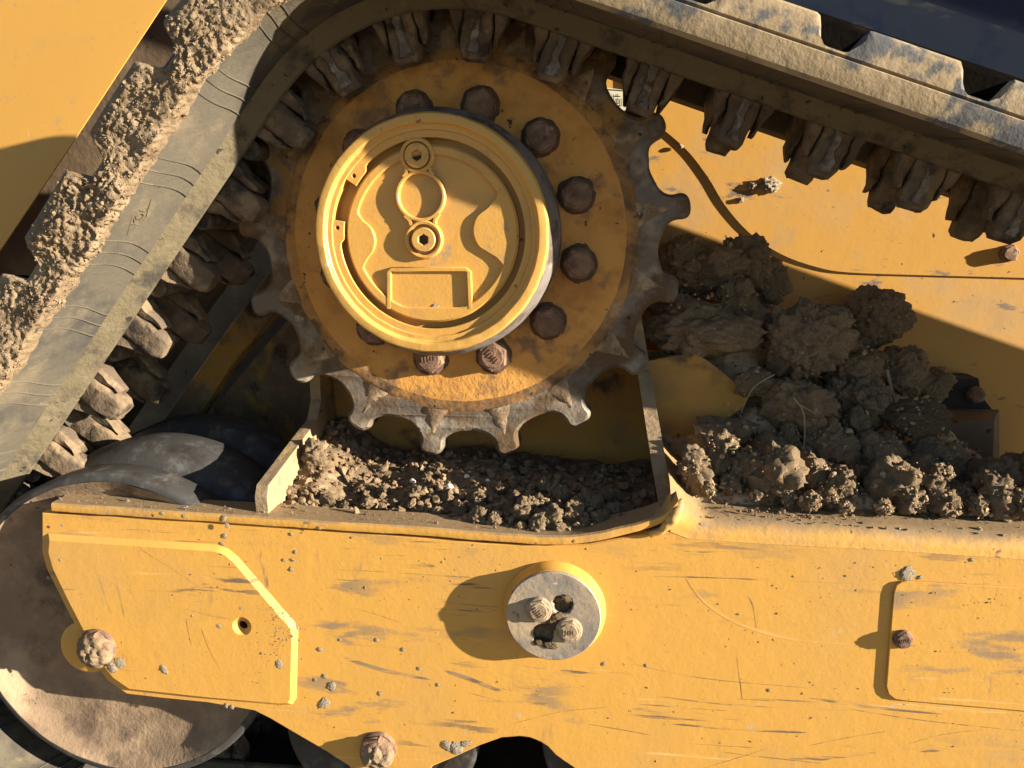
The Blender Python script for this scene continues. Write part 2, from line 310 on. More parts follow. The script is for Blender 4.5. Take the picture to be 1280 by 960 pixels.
# ------------------------------------------------------------------ ground
mb = MB(); mb.grid([[(x, y, 0) for y in (-60, -4, -1, 1, 4, 60)] for x in (-60, -4, -1, 1, 4, 60)])
tag(mb.build('ground', 'ground', smooth=False), kind='structure')

# ------------------------------------------------------------------ rubber track
track = thing('rubber_track', (I.x, 0.0, 0.0), 'muddy rubber track belt wrapped round the toothed drive sprocket and the end wheel', 'rubber track')
SV0, SV1 = s_right(1420, 240, YE), s2+.05          # stretch of the belt that the camera sees
ss = []
s = sR-lenR
while s < s4+lenR*0:
    ss.append(s); s += .004 if SV0 < s < SV1 else .02
def section(s):
    t = tread(s)
    inn = [(YE+.005, -.027), (YE+.030, -.0255), (YE+.060, -.023), (-.096, -.0205), (-.086, -.0195), (-.080, -.0190), (-.062, -.0375), (-.057, -.0385), (-.0545, -.036), (-.053, -.008),
           (.083, -.008), (.085, -.036), (.088, -.0385), (.094, -.0375), (.110, -.0200), (.122, -.020), (YI-.03, -.0245), (YI-.004, -.026)]
    edge_b = [(YI, -.022), (YI, .029), (YI-.004, .033)]
    out = [(.10, .033), (0, .033), (-.07, t), (YE+.02, t), (YE+.007, t-.0008)]
    edge_f = [(YE+.0020, t-.004), (YE-.0005, t-.010 if t > .018 else (t+.004)/2+.001), (YE-.001, .0030), (YE+.0016, .001), (YE-.001, -.0010), (YE-.001, -.014), (YE+.001, -.023)]
    return inn+edge_b+out+edge_f
rows = []
for s in ss:
    p, n = path(s)
    rows.append([(p.x+n.x*ob(s, o, Y), Y, p.y+n.y*ob(s, o, Y)) for Y, o in section(s)])
rows.append(rows[0])
mb = MB(); k = len(rows[0]); mb.grid(rows, closed_v=True)
nin = 18
mb.m = [(2 if (i % k) in (5, 6, 7) else 3 if nin+2 <= (i % k) <= nin+6 else 1 if (i % k) >= nin+7 else 0) for i in range(len(mb.f))]  # outer tread faces painted near-black, as the dark gap seen through the notches
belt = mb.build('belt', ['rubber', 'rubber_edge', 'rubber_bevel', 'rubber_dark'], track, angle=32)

# mould lines: thin raised ridges, three beside every lug
mb = MB()
for i in range(int((SV0)/PITCH)-1, int(SV1/PITCH)+2):
    for j in (-1, 0, 1):
        s0 = i*PITCH+j*.0165+.006*(i % 3)-.004
        rows = []
        for q in range(9):
            u = q/8; Y = YE+.008+u*.096; o = -.027+u*.0065; sc = s0+.010*u*u-.003*math.sin(u*5+i)
            rows.append([on(sc-.0009, o+.001, Y), on(sc-.0004, o-.0007, Y), on(sc+.0004, o-.0007, Y), on(sc+.0009, o+.001, Y)])
        mb.grid(rows)
tag(mb.build('mould_lines', ['rubber'], track), kind='stuff')

# embossed diamond mark with letters on the belt's inner face
def s_left(px, py, Y):
    p = P(px, py, Y); return sL+(Vector((p.x, p.z))-pL0).dot(tL)
sm_ = s_left(165, 262, -.135)
def emb(mb, pts, wd=.0016, h=.0012, closed=False):
    """pts: (along belt, across belt) in metres around the mark's centre"""
    pts = pts+[pts[0]] if closed else pts
    for a, b in zip(pts[:-1], pts[1:]):
        a, b = Vector(a), Vector(b); d = (b-a).normalized(); nn = Vector((-d.y, d.x))*wd/2; rows = []
        for p in (a-d*wd*.3, b+d*wd*.3):
            r = []
            for sg, hh in ((-1, .001), (-.6, -h), (.6, -h), (1, .001)):
                q = p+nn*sg; Y = -.137+q.y; u = (Y-YE)/.11
                r.append(on(sm_-q.x, -.0265+.0062*u+hh, Y))
            rows.append(r)
        mb.grid(rows)
mb = MB(); emb(mb, [(-.026, 0), (0, -.011), (.026, 0), (0, .011)], .0012, .0008, True)
K = .0052
emb(mb, [(-.011, -K), (-.011, K)]); emb(mb, [(-.005, -K), (-.0105, 0), (-.005, K)])
emb(mb, [(.004*math.cos(t*PI/6), K*math.sin(t*PI/6)) for t in range(12)], closed=True)
emb(mb, [(.0075, -K), (.0075, K), (.0115, K)])
mb.build('moulded_mark', 'rubber_bevel', track)

# drive lugs
def lug_mesh(name, seed, front=True):
    """local frame: x along belt, y depth, z towards the loop's inside; origin at lug root"""
    mb = MB(); H = .051; hw, tw = .0185, .0160; dy = .019
    rows = []
    for q in range(13):
        u = q/12; z = -.028+u*(H+.028)
        k = 1.0 if u < .86 else math.sqrt(max(.12, 1-((u-.86)/.16)**2))
        a = (hw+(tw-hw)*u)*(.55+.45*k); b = dy*(1-.18*u)*(.35+.65*k)
        sec = []
        for m in range(20):
            t = 2*PI*m/20; c, sn = math.cos(t), math.sin(t); e = .36
            sec.append(Vector((a*abs(c)**e*(1 if c > 0 else -1), b*abs(sn)**e*(1 if sn > 0 else -1), z)))
        rows.append(sec)
    mb.grid(rows, closed_v=True); mb.f.append(tuple(range(len(mb.v)-20, len(mb.v)))); mb.m.append(0)
    for sg in (-1, 1):           # side webs
        rows = []
        for q in range(8):
            u = q/7; z = -.028+u*.062; w0 = max(0, (z/.04)); x0 = sg*(.0165+.003*w0); x1 = sg*(.0345-.0135*max(0, w0)-.0012*math.sin(u*9+seed)); y0_ = -.0165+.009*max(0, w0)
            rows.append([(x0, y0_+.010, z), (x0+sg*.002, y0_+.003, z), (x1-sg*.003, y0_, z), (x1, y0_+.003, z), (x1, .012, z), (x0, .012, z)])
        mb.grid(rows, closed_v=True); mb.f.append(tuple(range(len(mb.v)-6, len(mb.v)))); mb.m.append(0)
    V = [Vector(v) for v in mb.v]
    mb.v = [tuple(v+Vector(noise.noise_vector(v*70+Vector((seed*7, 0, 0))))*.0026+Vector(noise.noise_vector(v*260+Vector((seed*3, 0, 0))))*.0016) for v in V]
    o = mb.build(name, 'lug', angle=34)
    me = o.data; bpy.data.objects.remove(o); return me
def strip_mesh(seed):
    mb = MB(); rows = []
    for q in range(9):
        u = q/8; z = .002+.042*u; yy = -.0205*(1-.16*u)-.0012
        a = .0045+.0030*u*u+.0012*math.sin(u*7+seed)
        rows.append([(-a, yy+.004, z), (-a*.8, yy-.001, z), (a*.8, yy-.001, z), (a, yy+.004, z)])
    mb.grid(rows)
    mb.v = [tuple(Vector(v)+Vector(noise.noise_vector(Vector(v)*160+Vector((seed*5, 1, 0))))*.0030) for v in mb.v]
    o = mb.build('worn_strip', 'worn'); me = o.data; bpy.data.objects.remove(o); return me
LM = [lug_mesh('drive_lug', i) for i in range(5)]; SM = [strip_mesh(i) for i in range(3)]
bar_mb = MB(); bar_mb.tube([(0, -.03, 0), (0, .075, 0)], .0125, 14); _b = bar_mb.build('link_bar', 'worn', angle=45); BAR = _b.data; bpy.data.objects.remove(_b)
k0, k1 = int(SV0/PITCH)-6, int(s2/PITCH)+1
for i in range(k0, k1+1):
    s = i*PITCH; p, n = path(s); t = Vector((-n.y, n.x))
    for yc, o, fr in ((-.036, -.037, True), (.066, -.037, False)):
        q = p+n*o; L = bpy.data.objects.new('drive_lug', LM[(i*3+(0 if fr else 1)) % 5]); COL.objects.link(L); L.parent = track
        mw = Matrix(((t.x, 0, -n.x, q.x-track['_b'][0]), (0, 1, 0, yc), (t.y, 0, -n.y, q.y-track['_b'][2]), (0, 0, 0, 1)))
        L.matrix_local = mw
        if fr and SV0 < s < .22:
            W = bpy.data.objects.new('worn_strip', SM[i % 3]); COL.objects.link(W); W.parent = L
    if sL < s < s2:
        q = path(s+PITCH*.5)[0]+path(s+PITCH*.5)[1]*-.030
        B = bpy.data.objects.new('link_bar', BAR); COL.objects.link(B); B.parent = track; B.location = (q.x-track['_b'][0], 0, q.y-track['_b'][2])

# ------------------------------------------------------------------ drive sprocket
spr = thing('drive_sprocket', (S.x, .02, S.y), 'large toothed steel drive sprocket with rusty orange disc and ring of bolts', 'sprocket')
half = [(0, .2858), (.0070, .2852), (.0125, .2826), (.0155, .2780), (.0160, .2735), (.0156, .2680), (.0168, .2625), (.0200, .2575), (.0250, .2532), (.0310, .2500), (.0375, .2482), (.0440, .2475)]
half = smooth_poly(half, 3, closed=False)
PH = .5027; ring = []
def polar(r, a): return (S.x+r*math.cos(a), S.y+r*math.sin(a))
for i in range(17):
    a = PH+i*2*PI/17; rs = np.random.default_rng(40+i)
    wv = 1+rs.normal(0, .05); hv = rs.normal(0, .0018)
    for t, r in [(-t, r) for t, r in reversed(half[1:-1])]+half:
        r2 = r+hv*max(0, (r-.245)/.04)
        ring.append(polar(r2, a+(t*wv if r > .25 else t)/r))
mb = MB(); mb.loops([ring, circle(S, .205, 96)], .003, .038, .0038)
mb.build('toothed_ring', 'tooth', spr, angle=30, rough=.0016, rs=55)
mb = MB()
prof = [(.100, .0), (.196, .0), (.208, .0004), (.216, .0010), (.2215, .0026), (.2250, .0042), (.2275, .0060)]
mb.lathe(S, prof, 160); mb.m = [1 if (i % 6) >= 2 else 0 for i in range(len(mb.f))]; mb.build('disc', ['disc', 'disc_edge'], spr, angle=60, rough=.0008, rs=40)
for i in range(17):          # tapered rib running out along each tooth
    a = PH+i*2*PI/17; mb = MB(); rows = []
    for q in range(8):
        u = q/7; r = .2215+u*.040; hw = .024*(1-u)**1.2+.0010; hh = .0024*(1-u*.9)
        row = []
        for v_ in (-1, -.6, 0, .6, 1):
            x = hw*v_; y = .0035-hh*(1-abs(v_)**1.6)+.0012*(noise.noise(Vector((u*9+i*3, v_*4, i))))
            c = polar(r, a+x/r); row.append((c[0], y if abs(v_) < 1 else .006, c[1]))
        rows.append(row)
    mb.grid(rows); mb.build('tooth_rib', 'rib', spr, angle=60)
def hexpts(c, r, a=0.0): return [(c[0]+r*math.cos(a+k*PI/3), c[1]+r*math.sin(a+k*PI/3)) for k in range(6)]
def bolt(mb, c, y, rf, rh, h, rot=0.0, mark=True, seed=0):
    """flanged hexagon head on plane y facing the camera"""
    mb.lathe(c, [(rf, y+.001), (rf, y-.002), (rf*.92, y-.0038), (rh*.80, y-.0045)], 36)
    mb.loops([hexpts(c, rh, rot)], y-h, y-.002, rh*.10)
    mb.lathe(c, [(0, y-h-.0012), (rh*.66, y-h-.0012), (rh*.74, y-h-.0002), (rh*.74, y-h+.001)], 30)
    if mark:
        r_ = random.Random(seed)
        for k in range(5):
            x = (k-2)*rh*.20; hh = rh*.22*(.6+r_.random()*.6); z = rh*.12*(r_.random()-.3)
            ca, sa = math.cos(rot*.7), math.sin(rot*.7)
            cx, cz = c[0]+x*ca-z*sa, c[1]+x*sa+z*ca
            mb.box((cx, y-h-.0015, cz), (rh*.045*ca, 0, rh*.045*sa), (0, .0007, 0), (-hh*sa, 0, hh*ca))
for i in range(12):
    a = 1.881-i*PI/6; c = (S.x-.003+.1570*math.cos(a), S.y+.002+.1570*math.sin(a))
    mb = MB(); bolt(mb, c, 0.0, .0205, .0195, .015, i*1.3, True, i)
    b = sub(mb.build('bolt', 'rust', spr, angle=30, rough=.0003, rs=150), spr['_b'])
    mb = MB(); rr = []
    for q in range(40):
        t = 2*PI*q/40; r = .0240+.0026*noise.noise(Vector((math.cos(t)*2.5, math.sin(t)*2.5, i*4.1)))+.0012*noise.noise(Vector((math.cos(t)*11, math.sin(t)*11, i)))
        rr.append([(c[0]+.018*math.cos(t), -.0036, c[1]+.018*math.sin(t)), (c[0]+.022*math.cos(t), -.0032, c[1]+.022*math.sin(t)), (c[0]+r*math.cos(t), .0006, c[1]+r*math.sin(t))])
    mb.grid(rr, closed_u=True); mb.build('grease_ring', 'grime', b, angle=70, rough=.0010, rs=220)

# ------------------------------------------------------------------ final drive hub
HF = -.096; HC3 = P(537.2, 294, HF); HC = (HC3.x, HC3.z); RH = .1362
hub = thing('drive_hub', (HC[0], 0, HC[1]), 'round yellow final drive hub with plugged cover, standing out from the sprocket centre', 'hub')
mb = MB(); mb.lathe(HC, [(RH+.008, .002), (RH+.007, HF+.034), (RH+.002, HF+.020), (RH-.0012, HF+.010)], 128); mb.build('hub_side', 'hubside', hub, rough=.0006, rs=60)
mb = MB(); mb.lathe(HC, [(RH-.0014, HF+.0100), (RH-.0018, HF+.004), (RH-.004, HF+.0006), (RH-.007, HF), (00.1244, HF), (00.1229, HF+.0012), (00.1220, HF+.0045), (00.1205, HF+.006), (00.1159, HF+.006), (00.1152, HF+.008), (00.1152, HF+.026), (.09, HF+.026)], 160)
mb.build('rim', 'paint_rim', hub, angle=28, rough=.0005, rs=70)
# retaining ring with two drilled ends
g0, g1 = math.radians(147.5), math.radians(171.5)
def rr_in(a):
    d = min(abs((a-g0+PI) % (2*PI)-PI), abs((a-g1+PI) % (2*PI)-PI))
    return 00.1020 if d < .19 else 00.1073 if d > .24 else 00.1020+.005*(d-.19)/.05
n = 150; outer = []; inner = []
for k in range(n+1):
    a = g1+(2*PI-(g1-g0))*k/n; outer.append((HC[0]+00.1180*math.cos(a), HC[1]+00.1180*math.sin(a))); r = rr_in(a); inner.append((HC[0]+r*math.cos(a), HC[1]+r*math.sin(a)))
holes = [circle((HC[0]+00.1100*math.cos(a), HC[1]+00.1100*math.sin(a)), .0023, 14) for a in (g0-.075, g1+.075)]
mb = MB(); mb.loops([outer+inner[::-1]]+holes, HF+.0085, HF+.0125, .0006); mb.build('retaining_ring', 'paint_hub', hub, angle=35)
CR = 00.0999; yb = HF+.0095; yf = HF+.0135    # cover border and recessed floor
cov = thing('cover', (HC[0], 0, HC[1]), None, None); bpy.data.objects.remove(cov)
mb = MB(); mb.lathe(HC, [(CR-.002, yf+.0002), (0, yf)], 96)
cover = sub(mb.build('cover', 'paint_hub', hub), hub['_b'])
def at(px, py): q = P(px, py, yb); return (q.x, q.z)
def rin0(a):
    dx, dz = math.cos(a), math.sin(a); r = .0888
    for (cx, cz), R_ in ((at(441, 301), .0270), (at(622, 288), .0285)):
        ex, ez = cx-HC[0], cz-HC[1]; t = ex*dx+ez*dz; q = ex*ex+ez*ez-t*t
        if t > 0 and q < R_*R_: r = min(r, t-math.sqrt(R_*R_-q))
    if dz < 0: r = min(r, .0822/max(.2, -dz))
    return r
RIN = [sum(rin0(2*PI*(k+e)/160) for e in (-1.5, -.75, 0, .75, 1.5))/5 for k in range(160)]
def rin(a): return RIN[int(round(a*160/(2*PI))) % 160]
oc = circle(HC, CR, 160); ic = [(HC[0]+rin(2*PI*k/160)*math.cos(2*PI*k/160), HC[1]+rin(2*PI*k/160)*math.sin(2*PI*k/160)) for k in range(160)]
mb = MB()
fo = circle(HC, CR-.0025, 160); fi = [(HC[0]+(rin(2*PI*k/160)+.0016)*math.cos(2*PI*k/160), HC[1]+(rin(2*PI*k/160)+.0016)*math.sin(2*PI*k/160)) for k in range(160)]
rows = []
for k in range(160):
    rows.append([(oc[k][0], HF+.026, oc[k][1]), (oc[k][0], yb+.003, oc[k][1]), (fo[k][0], yb, fo[k][1]), (fi[k][0], yb, fi[k][1]), (ic[k][0], yb+.0012, ic[k][1]), (ic[k][0], yf+.001, ic[k][1])])
mb.grid(rows, closed_u=True); mb.build('border', 'paint_hub', cover, angle=26)
c1 = at(525.5, 245); mb = MB()
mb.lathe(c1, [(.0295, yf+.001), (.0285, yb-.001), (.0275, yb-.002), (.0255, yb-.002), (.0245, yb-.001), (.0240, yf+.004), (0, yf+.004)], 64); mb.build('round_recess', 'paint_hub', cover, angle=26)
for (px, py), rb in (((521.5, 194.5), .0205), ((530, 299.5), .0225)):
    c = at(px, py); mb = MB()
    mb.lathe(c, [(rb, yf+.001), (rb-.001, yb-.0015), (rb-.0025, yb-.0025), (rb-.0050, yb-.002), (rb-.0055, yf), (.010, yf)], 48)
    pl = sub(mb.build('plug', 'paint_hub', hub, angle=26), hub['_b'])
    mb = MB(); hx = []
    hexl = [(c[0]+.0062*math.cos(.5+k*PI/3), c[1]+.0062*math.sin(.5+k*PI/3)) for k in range(6)]
    mb.loops([circle(c, .0138, 40), hexl], yb-.0045, yf+.001, .0009); mb.build('plug_head', 'paint_hub', pl, angle=35)
    mb = MB(); mb.lathe(c, [(.0075, yf-.0005), (0, yf-.0005)], 16); mb.build('socket_floor', 'grime', pl)
JOIN = []; pa, pb, pc = Vector(at(521.5, 194.5)), Vector(c1), Vector(at(530, 299.5))
for a_, b_, ra, rb_ in ((pa, pb, .0195, .0285), (pb, pc, .0285, .0215)):
    d_ = (b_-a_).normalized(); nn = Vector((-d_.y, d_.x))
    for sg in (-1, 1):
        p0 = a_+d_*ra*.72+nn*sg*ra*.70; p3 = b_-d_*rb_*.78+nn*sg*rb_*.62; m_ = (p0+p3)/2-nn*sg*.0018
        ribbon_pts = [tuple(p0), tuple(m_), tuple(p3)]; JOIN.append(ribbon_pts)
rib = poly([(486, 386), (486, 340), (489, 337), (582, 337), (586, 340), (588, 386)], yb)
def ribbon(mb, pts, wdt, y0, y1):
    pts = [Vector(p) for p in pts]; rows = []
    for i, p in enumerate(pts):
        d = (pts[min(i+1, len(pts)-1)]-pts[max(i-1, 0)]).normalized(); nn = Vector((-d.y, d.x))*wdt/2
        rows.append([(p.x-nn.x, y1, p.y-nn.y), (p.x-nn.x*.55, y0, p.y-nn.y*.55), (p.x+nn.x*.55, y0, p.y+nn.y*.55), (p.x+nn.x, y1, p.y+nn.y)])
    mb.grid(rows)
mb = MB(); ribbon(mb, rib, .0062, yb-.0005, yf+.001); mb.build('frame_rib', 'paint_hub', cover, angle=50)
for q in JOIN:
    mb = MB(); ribbon(mb, smooth_poly(q, 5, closed=False), .0052, yb-.0019, yf+.001); mb.build('joining_wall', 'paint_hub', cover, angle=50)

# ------------------------------------------------------------------ track frame
YB = -.150
frame = thing('undercarriage', (P(700, 800, YB).x, YB, 0.08), 'long yellow scratched track frame beam with tray, end plate and pivot boss', 'undercarriage')
top = [(52, 641), (150, 646), (289, 655), (411, 664), (520, 671), (607, 679), (687, 683), (737, 680), (790, 670), (830, 664)]
topR = [(846, 666), (860, 672), (960, 679), (1100, 686), (1280, 698), (1480, 712)]
bot = [(1480, 1010), (800, 1010), (760, 990), (730, 972), (717, 960), (705, 952), (694, 944), (685, 934), (674, 927), (662, 922.5), (650, 921), (627, 922.5), (600, 932), (570, 946), (541, 958), (520, 985), (490, 1000), (460, 990), (436, 958), (408, 940), (365, 915), (338, 899), (318, 889), (260, 879), (200, 873), (158, 868), (135, 852), (118, 830), (100, 795), (78, 752), (58, 712), (52, 690)]
mb = MB(); hole = circle(xz(302.5, 783, YB), .0062, 18)
mb.loops([poly(top+topR+bot, YB), hole], YB, YB+.014, .0015)
front = mb.build('front_plate', 'paint_beam', frame, angle=30)
bx = [(365, 668), (520, 690), (690, 700), (830, 690), (860, 712), (1480, 752), (1480, 1010), (800, 1000), (720, 940), (650, 905), (600, 915), (520, 960), (420, 900), (365, 880)]
mb = MB(); mb.loops([poly(bx, YB)], YB+.0145, .12); mb.build('beam_core', 'wall', frame, smooth=False)
# rounded top rail, right of the tray
rows = []
for i in range(61):
    px = 838+i*(1480-838)/60; yt = np.interp(px, [838, 846, 860, 960, 1100, 1280, 1480], [664, 667, 672.5, 679.5, 686.5, 698.5, 712.5]); b = P(px, yt, YB); k = min(1, i/4)
    rr = .020+.022*(1-k)
    row = [(b.x, YB-.0004, b.z-.0006)]
    for q in range(9):
        a = q/8*PI/2*.93; row.append((b.x, YB+rr*(1-math.cos(a)), b.z+.001+rr*1.15*math.sin(a)))
    row += [(b.x, -.06, b.z+.0015+rr*1.25), (b.x, .10, b.z+.001+rr*1.3)]
    rows.append([(x, y, z+.0005*noise.noise(Vector((x*25, y*30, z*30)))*(1 if j else 0)) for j, (x, y, z) in enumerate(row)])
mb = MB(); mb.grid(rows); mb.build('top_rail', 'rail', frame, angle=60)
# lip of the tray
rows = []
lp = smooth_poly([(64, 634), (150, 640), (289, 649), (411, 657.5), (520, 664), (607, 671), (687, 675.5), (737, 672), (790, 661), (828, 648), (848, 630)], 5, closed=False)
for px, py in lp:
    b = P(px, py, YB-.005); e = .0052
    rows.append([(b.x, YB+.002, b.z-e-.001), (b.x, YB-.004, b.z-e), (b.x, YB-.005, b.z-e+.002), (b.x, YB-.005, b.z+e-.002), (b.x, YB-.003, b.z+e), (b.x, -.112, b.z+e+.001), (b.x, -.112, b.z-e)])
mb = MB(); mb.grid(rows, closed_v=True)
for ring_ in (0, len(rows)-1): mb.f.append(tuple(range(ring_*7, ring_*7+7))); mb.m.append(0)
mb.build('tray_lip', 'rail', frame, angle=40, rough=.0009, rs=50)
# weld at the right end of the lip
mb = MB(); q = [P(812, 668, YB-.003), P(828, 662, YB-.004), P(841, 648, YB-.004), P(848, 634, YB-.001), P(852, 624, YB+.006)]
q = [Vector(t) for t in smooth_poly([tuple(t) for t in q], 8, closed=False)]; mb.tube(q, [float(np.interp(k/(len(q)-1), [0, .25, .5, .75, 1], [.003, .0050, .0065, .0058, .002]))*(1+.03*math.sin(k*1.3)) for k in range(len(q))], 18); mb.build('weld_bead', 'rail', frame, rough=.0016, rs=110)
# tray floor and back wall
fl = P(600, 690, YB).z
mb = MB(); mb.box((P(580, 640, -.02).x, .005, fl-.008), (.255, 0, 0), (0, .118, 0), (0, 0, .006)); mb.build('tray_floor', 'wall', frame, smooth=False)
mb = MB(); mb.loops([poly([(392, 470), (470, 440), (640, 430), (830, 440), (835, 640), (392, 640)], .130)], .130, .142); mb.build('tray_back', 'wall', frame, smooth=False)
# end plate on the idler end
ep = [(57, 669), (180, 677), (268, 683), (283, 688), (296, 699), (352, 764), (366, 779), (371, 792), (369, 876), (364, 884), (350, 885), (260, 877), (160, 866), (138, 851), (120, 829), (102, 794), (80, 751), (61, 712), (55, 690)]
mb = MB(); mb.loops([poly(ep, YB-.006), circle(xz(302.5, 783, YB-.006), .0058, 18)], YB-.0065, YB-.0002, .0062); mb.build('end_plate', 'paint_beam', frame, angle=30, rough=.0006, rs=25)
# cover plate with its bolt
cp = [(1135, 726.5), (1300, 736), (1480, 748), (1480, 906), (1280, 889), (1130, 876), (1119, 874), (1111, 868), (1108, 858), (1117, 742), (1121, 731), (1127, 727)]
mb = MB(); mb.loops([poly(cp, YB-.003)], YB-.0033, YB-.0004, .0008); cvp = sub(mb.build('cover_plate', 'paint_beam', frame, angle=30), frame['_b'])
mb = MB(); c = xz(1130, 801, YB-.008); bolt(mb, c, YB-.0033, .0108, .0104, .0052, .3, True, 77); mb.build('bolt', 'rust', cvp, angle=35)
# scratches and a pale scrape on the paint
def scratch(mb, pts, wd, y=None):
    pts = smooth_poly(pts, 5, closed=False); n_ = len(pts); rows = []
    y = YB-.00012 if y is None else y
    for k, (px, py) in enumerate(pts):
        a = Vector(xz(px, py, y)); b = Vector(xz(*pts[min(k+1, n_-1)], y))-Vector(xz(*pts[max(k-1, 0)], y)); b.normalize(); u = k/(n_-1)
        hw = wd*.36*(math.sin(PI*min(1, max(0, u)))**.5*(.75+.5*noise.noise(Vector((px*.13, py*.2, 3)))))+.00004
        rows.append([(a.x+b.y*hw, y, a.y-b.x*hw), (a.x-b.y*hw, y, a.y+b.x*hw)])
    mb.grid(rows)
mb = MB()
for pts, wd in (([(735, 905), (770, 911), (815, 919)], .0022), ([(585, 866), (605, 871), (627, 877)], .0018), ([(902, 940), (960, 947), (1034, 955)], .0022), ([(1012, 932), (1060, 922), (1110, 914)], .0014), ([(855, 689), (875, 690), (896, 690)], .0024), ([(935, 745), (942, 760), (946, 790)], .0018), ([(921, 820), (925, 850), (928, 876)], .0018), ([(1060, 886), (1150, 900), (1280, 914)], .0020), ([(790, 830), (880, 848), (1010, 860)], .0014), ([(820, 870), (900, 880), (985, 885)], .0026), ([(640, 905), (700, 890), (760, 884)], .0012), ([(443, 760), (470, 768), (500, 778)], .0012), ([(560, 842), (620, 860), (700, 868)], .0014), ([(880, 960), (930, 945), (960, 935)], .0012), ([(1135, 930), (1180, 918), (1230, 912)], .0010)): scratch(mb, pts, wd)
tag(mb.build('scratches', 'scratch', frame, smooth=False, fix=False), kind='stuff')
mb = MB(); scratch(mb, [(857, 722), (880, 752), (920, 778), (980, 797), (1040, 804), (1085, 806)], .0060, YB-.0002); mb.build('scrape_mark', 'scrape', frame, smooth=False, fix=False)
mb = MB()
for pts, wd in (([(172, 684), (210, 708), (262, 742)], .0008), ([(233, 772), (236, 790), (240, 806)], .0024), ([(252, 785), (262, 812), (275, 836)], .0024), ([(118, 705), (128, 735), (140, 768)], .0040), ([(142, 715), (150, 745), (156, 772)], .0036), ([(220, 757), (260, 768), (300, 776)], .0030)): scratch(mb, pts, wd, YB-.00665)
tag(mb.build('scratches', 'scuff', frame, smooth=False, fix=False), kind='stuff')
mb = MB()
for pts, wd in (([(790, 886), (860, 893), (930, 900)], .010), ([(840, 905), (930, 912), (1010, 916)], .007), ([(1010, 872), (1090, 884), (1180, 893)], .006), ([(700, 838), (745, 845), (790, 842)], .012), ([(555, 838), (590, 850), (630, 866)], .010), ([(430, 822), (480, 838), (540, 850)], .009), ([(960, 950), (1030, 948), (1100, 940)], .008), ([(870, 872), (960, 884), (1060, 888)], .005), ([(1150, 940), (1210, 935), (1280, 938)], .008)): scratch(mb, pts, wd, YB-.0001)
tag(mb.build('scuff_marks', 'smear', frame, smooth=False, fix=False), kind='stuff')
# pivot boss
c3 = P(691.5, 771, YB-.0185); c = (c3.x, c3.z); rb = (P(751.5, 771, YB-.0185)-c3).length
mb = MB(); mb.lathe(c, [(rb+.0055, YB-.0003), (rb+.0050, YB-.0035), (rb+.0015, YB-.008), (rb+.0005, YB-.0145), (rb-.003, YB-.0160)], 96)
boss = sub(mb.build('pivot_boss', 'paint', frame, angle=40), frame['_b'])
yc = YB-.0185
h1, h2 = xz(703.5, 756, yc), xz(679.5, 793, yc)
wob = lambda cc, r, sd: [(cc[0]+(r+.0020*noise.noise(Vector((2.2*math.cos(t), 2.2*math.sin(t), sd))))*math.cos(t), cc[1]+(r+.0020*noise.noise(Vector((2.2*math.cos(t), 2.2*math.sin(t), sd))))*math.sin(t)) for t in [2*PI*k/28 for k in range(28)]]
mb = MB(); mb.loops([circle(c, rb, 96), wob(h1, .0112, 1.0), wob(h2, .0122, 5.0)], yc, YB-.0130, .0013); mb.build('end_cap', 'dusty_steel', boss, angle=35)
mb = MB(); mb.lathe(c, [(rb*.8, YB-.009)]+[(rb*.8*(1-q/14), YB-.0095) for q in range(1, 15)], 48); mb.build('cavity_floor', 'mud', boss, rough=.005, rs=160)
for (px, py), sd in (((673, 765.5), 3), ((711, 791), 4)):
    cc = xz(px, py, yc-.008); mb = MB(); bolt(mb, cc, yc, .0150, .0138, .0068, .4+sd, True, sd); mb.build('bolt', 'dusty_bolt', boss, angle=30, rough=.0002, rs=170)
# bolts through the frame
for (px, py), rf, rh, h, mt in (((118, 812), .0235, .0225, .013, 'dusty_bolt'), ((471, 940), .0225, .0205, .014, 'dusty_bolt')):
    y0 = YB-.0065 if px < 200 else YB
    cc = xz(px, py, y0-.008); mb = MB(); bolt(mb, cc, y0, rf, rh, h, .35, False)
    b = sub(mb.build('bolt', 'rust', frame, angle=35, rough=.0012, rs=110), frame['_b'])
    mb = MB(); rows = []
    for q in range(13):
        r = rh*1.05*q/12; row = []
        for k in range(36):
            t = 2*PI*k/36; x, z = cc[0]+r*math.cos(t), cc[1]-.002+r*math.sin(t)
            hgt = .0055*(1-(q/12)**2.5)+.0055*fbm(Vector((x*110, z*110, px)), 5)
            row.append((x, y0-h+.0005-hgt+.006*(q/12)**5, z))
        rows.append(row)
    mb.grid(rows, closed_v=True); mb.build('mud_cap', 'mud', b, angle=60)
mb = MB(); cc = xz(112, 806, YB+.01); mb.lathe(cc, [(.034, YB+.03), (.034, YB+.004), (.030, YB+.001), (.010, YB+.001)], 48); mb.build('bolt_boss', 'paint_beam', frame)
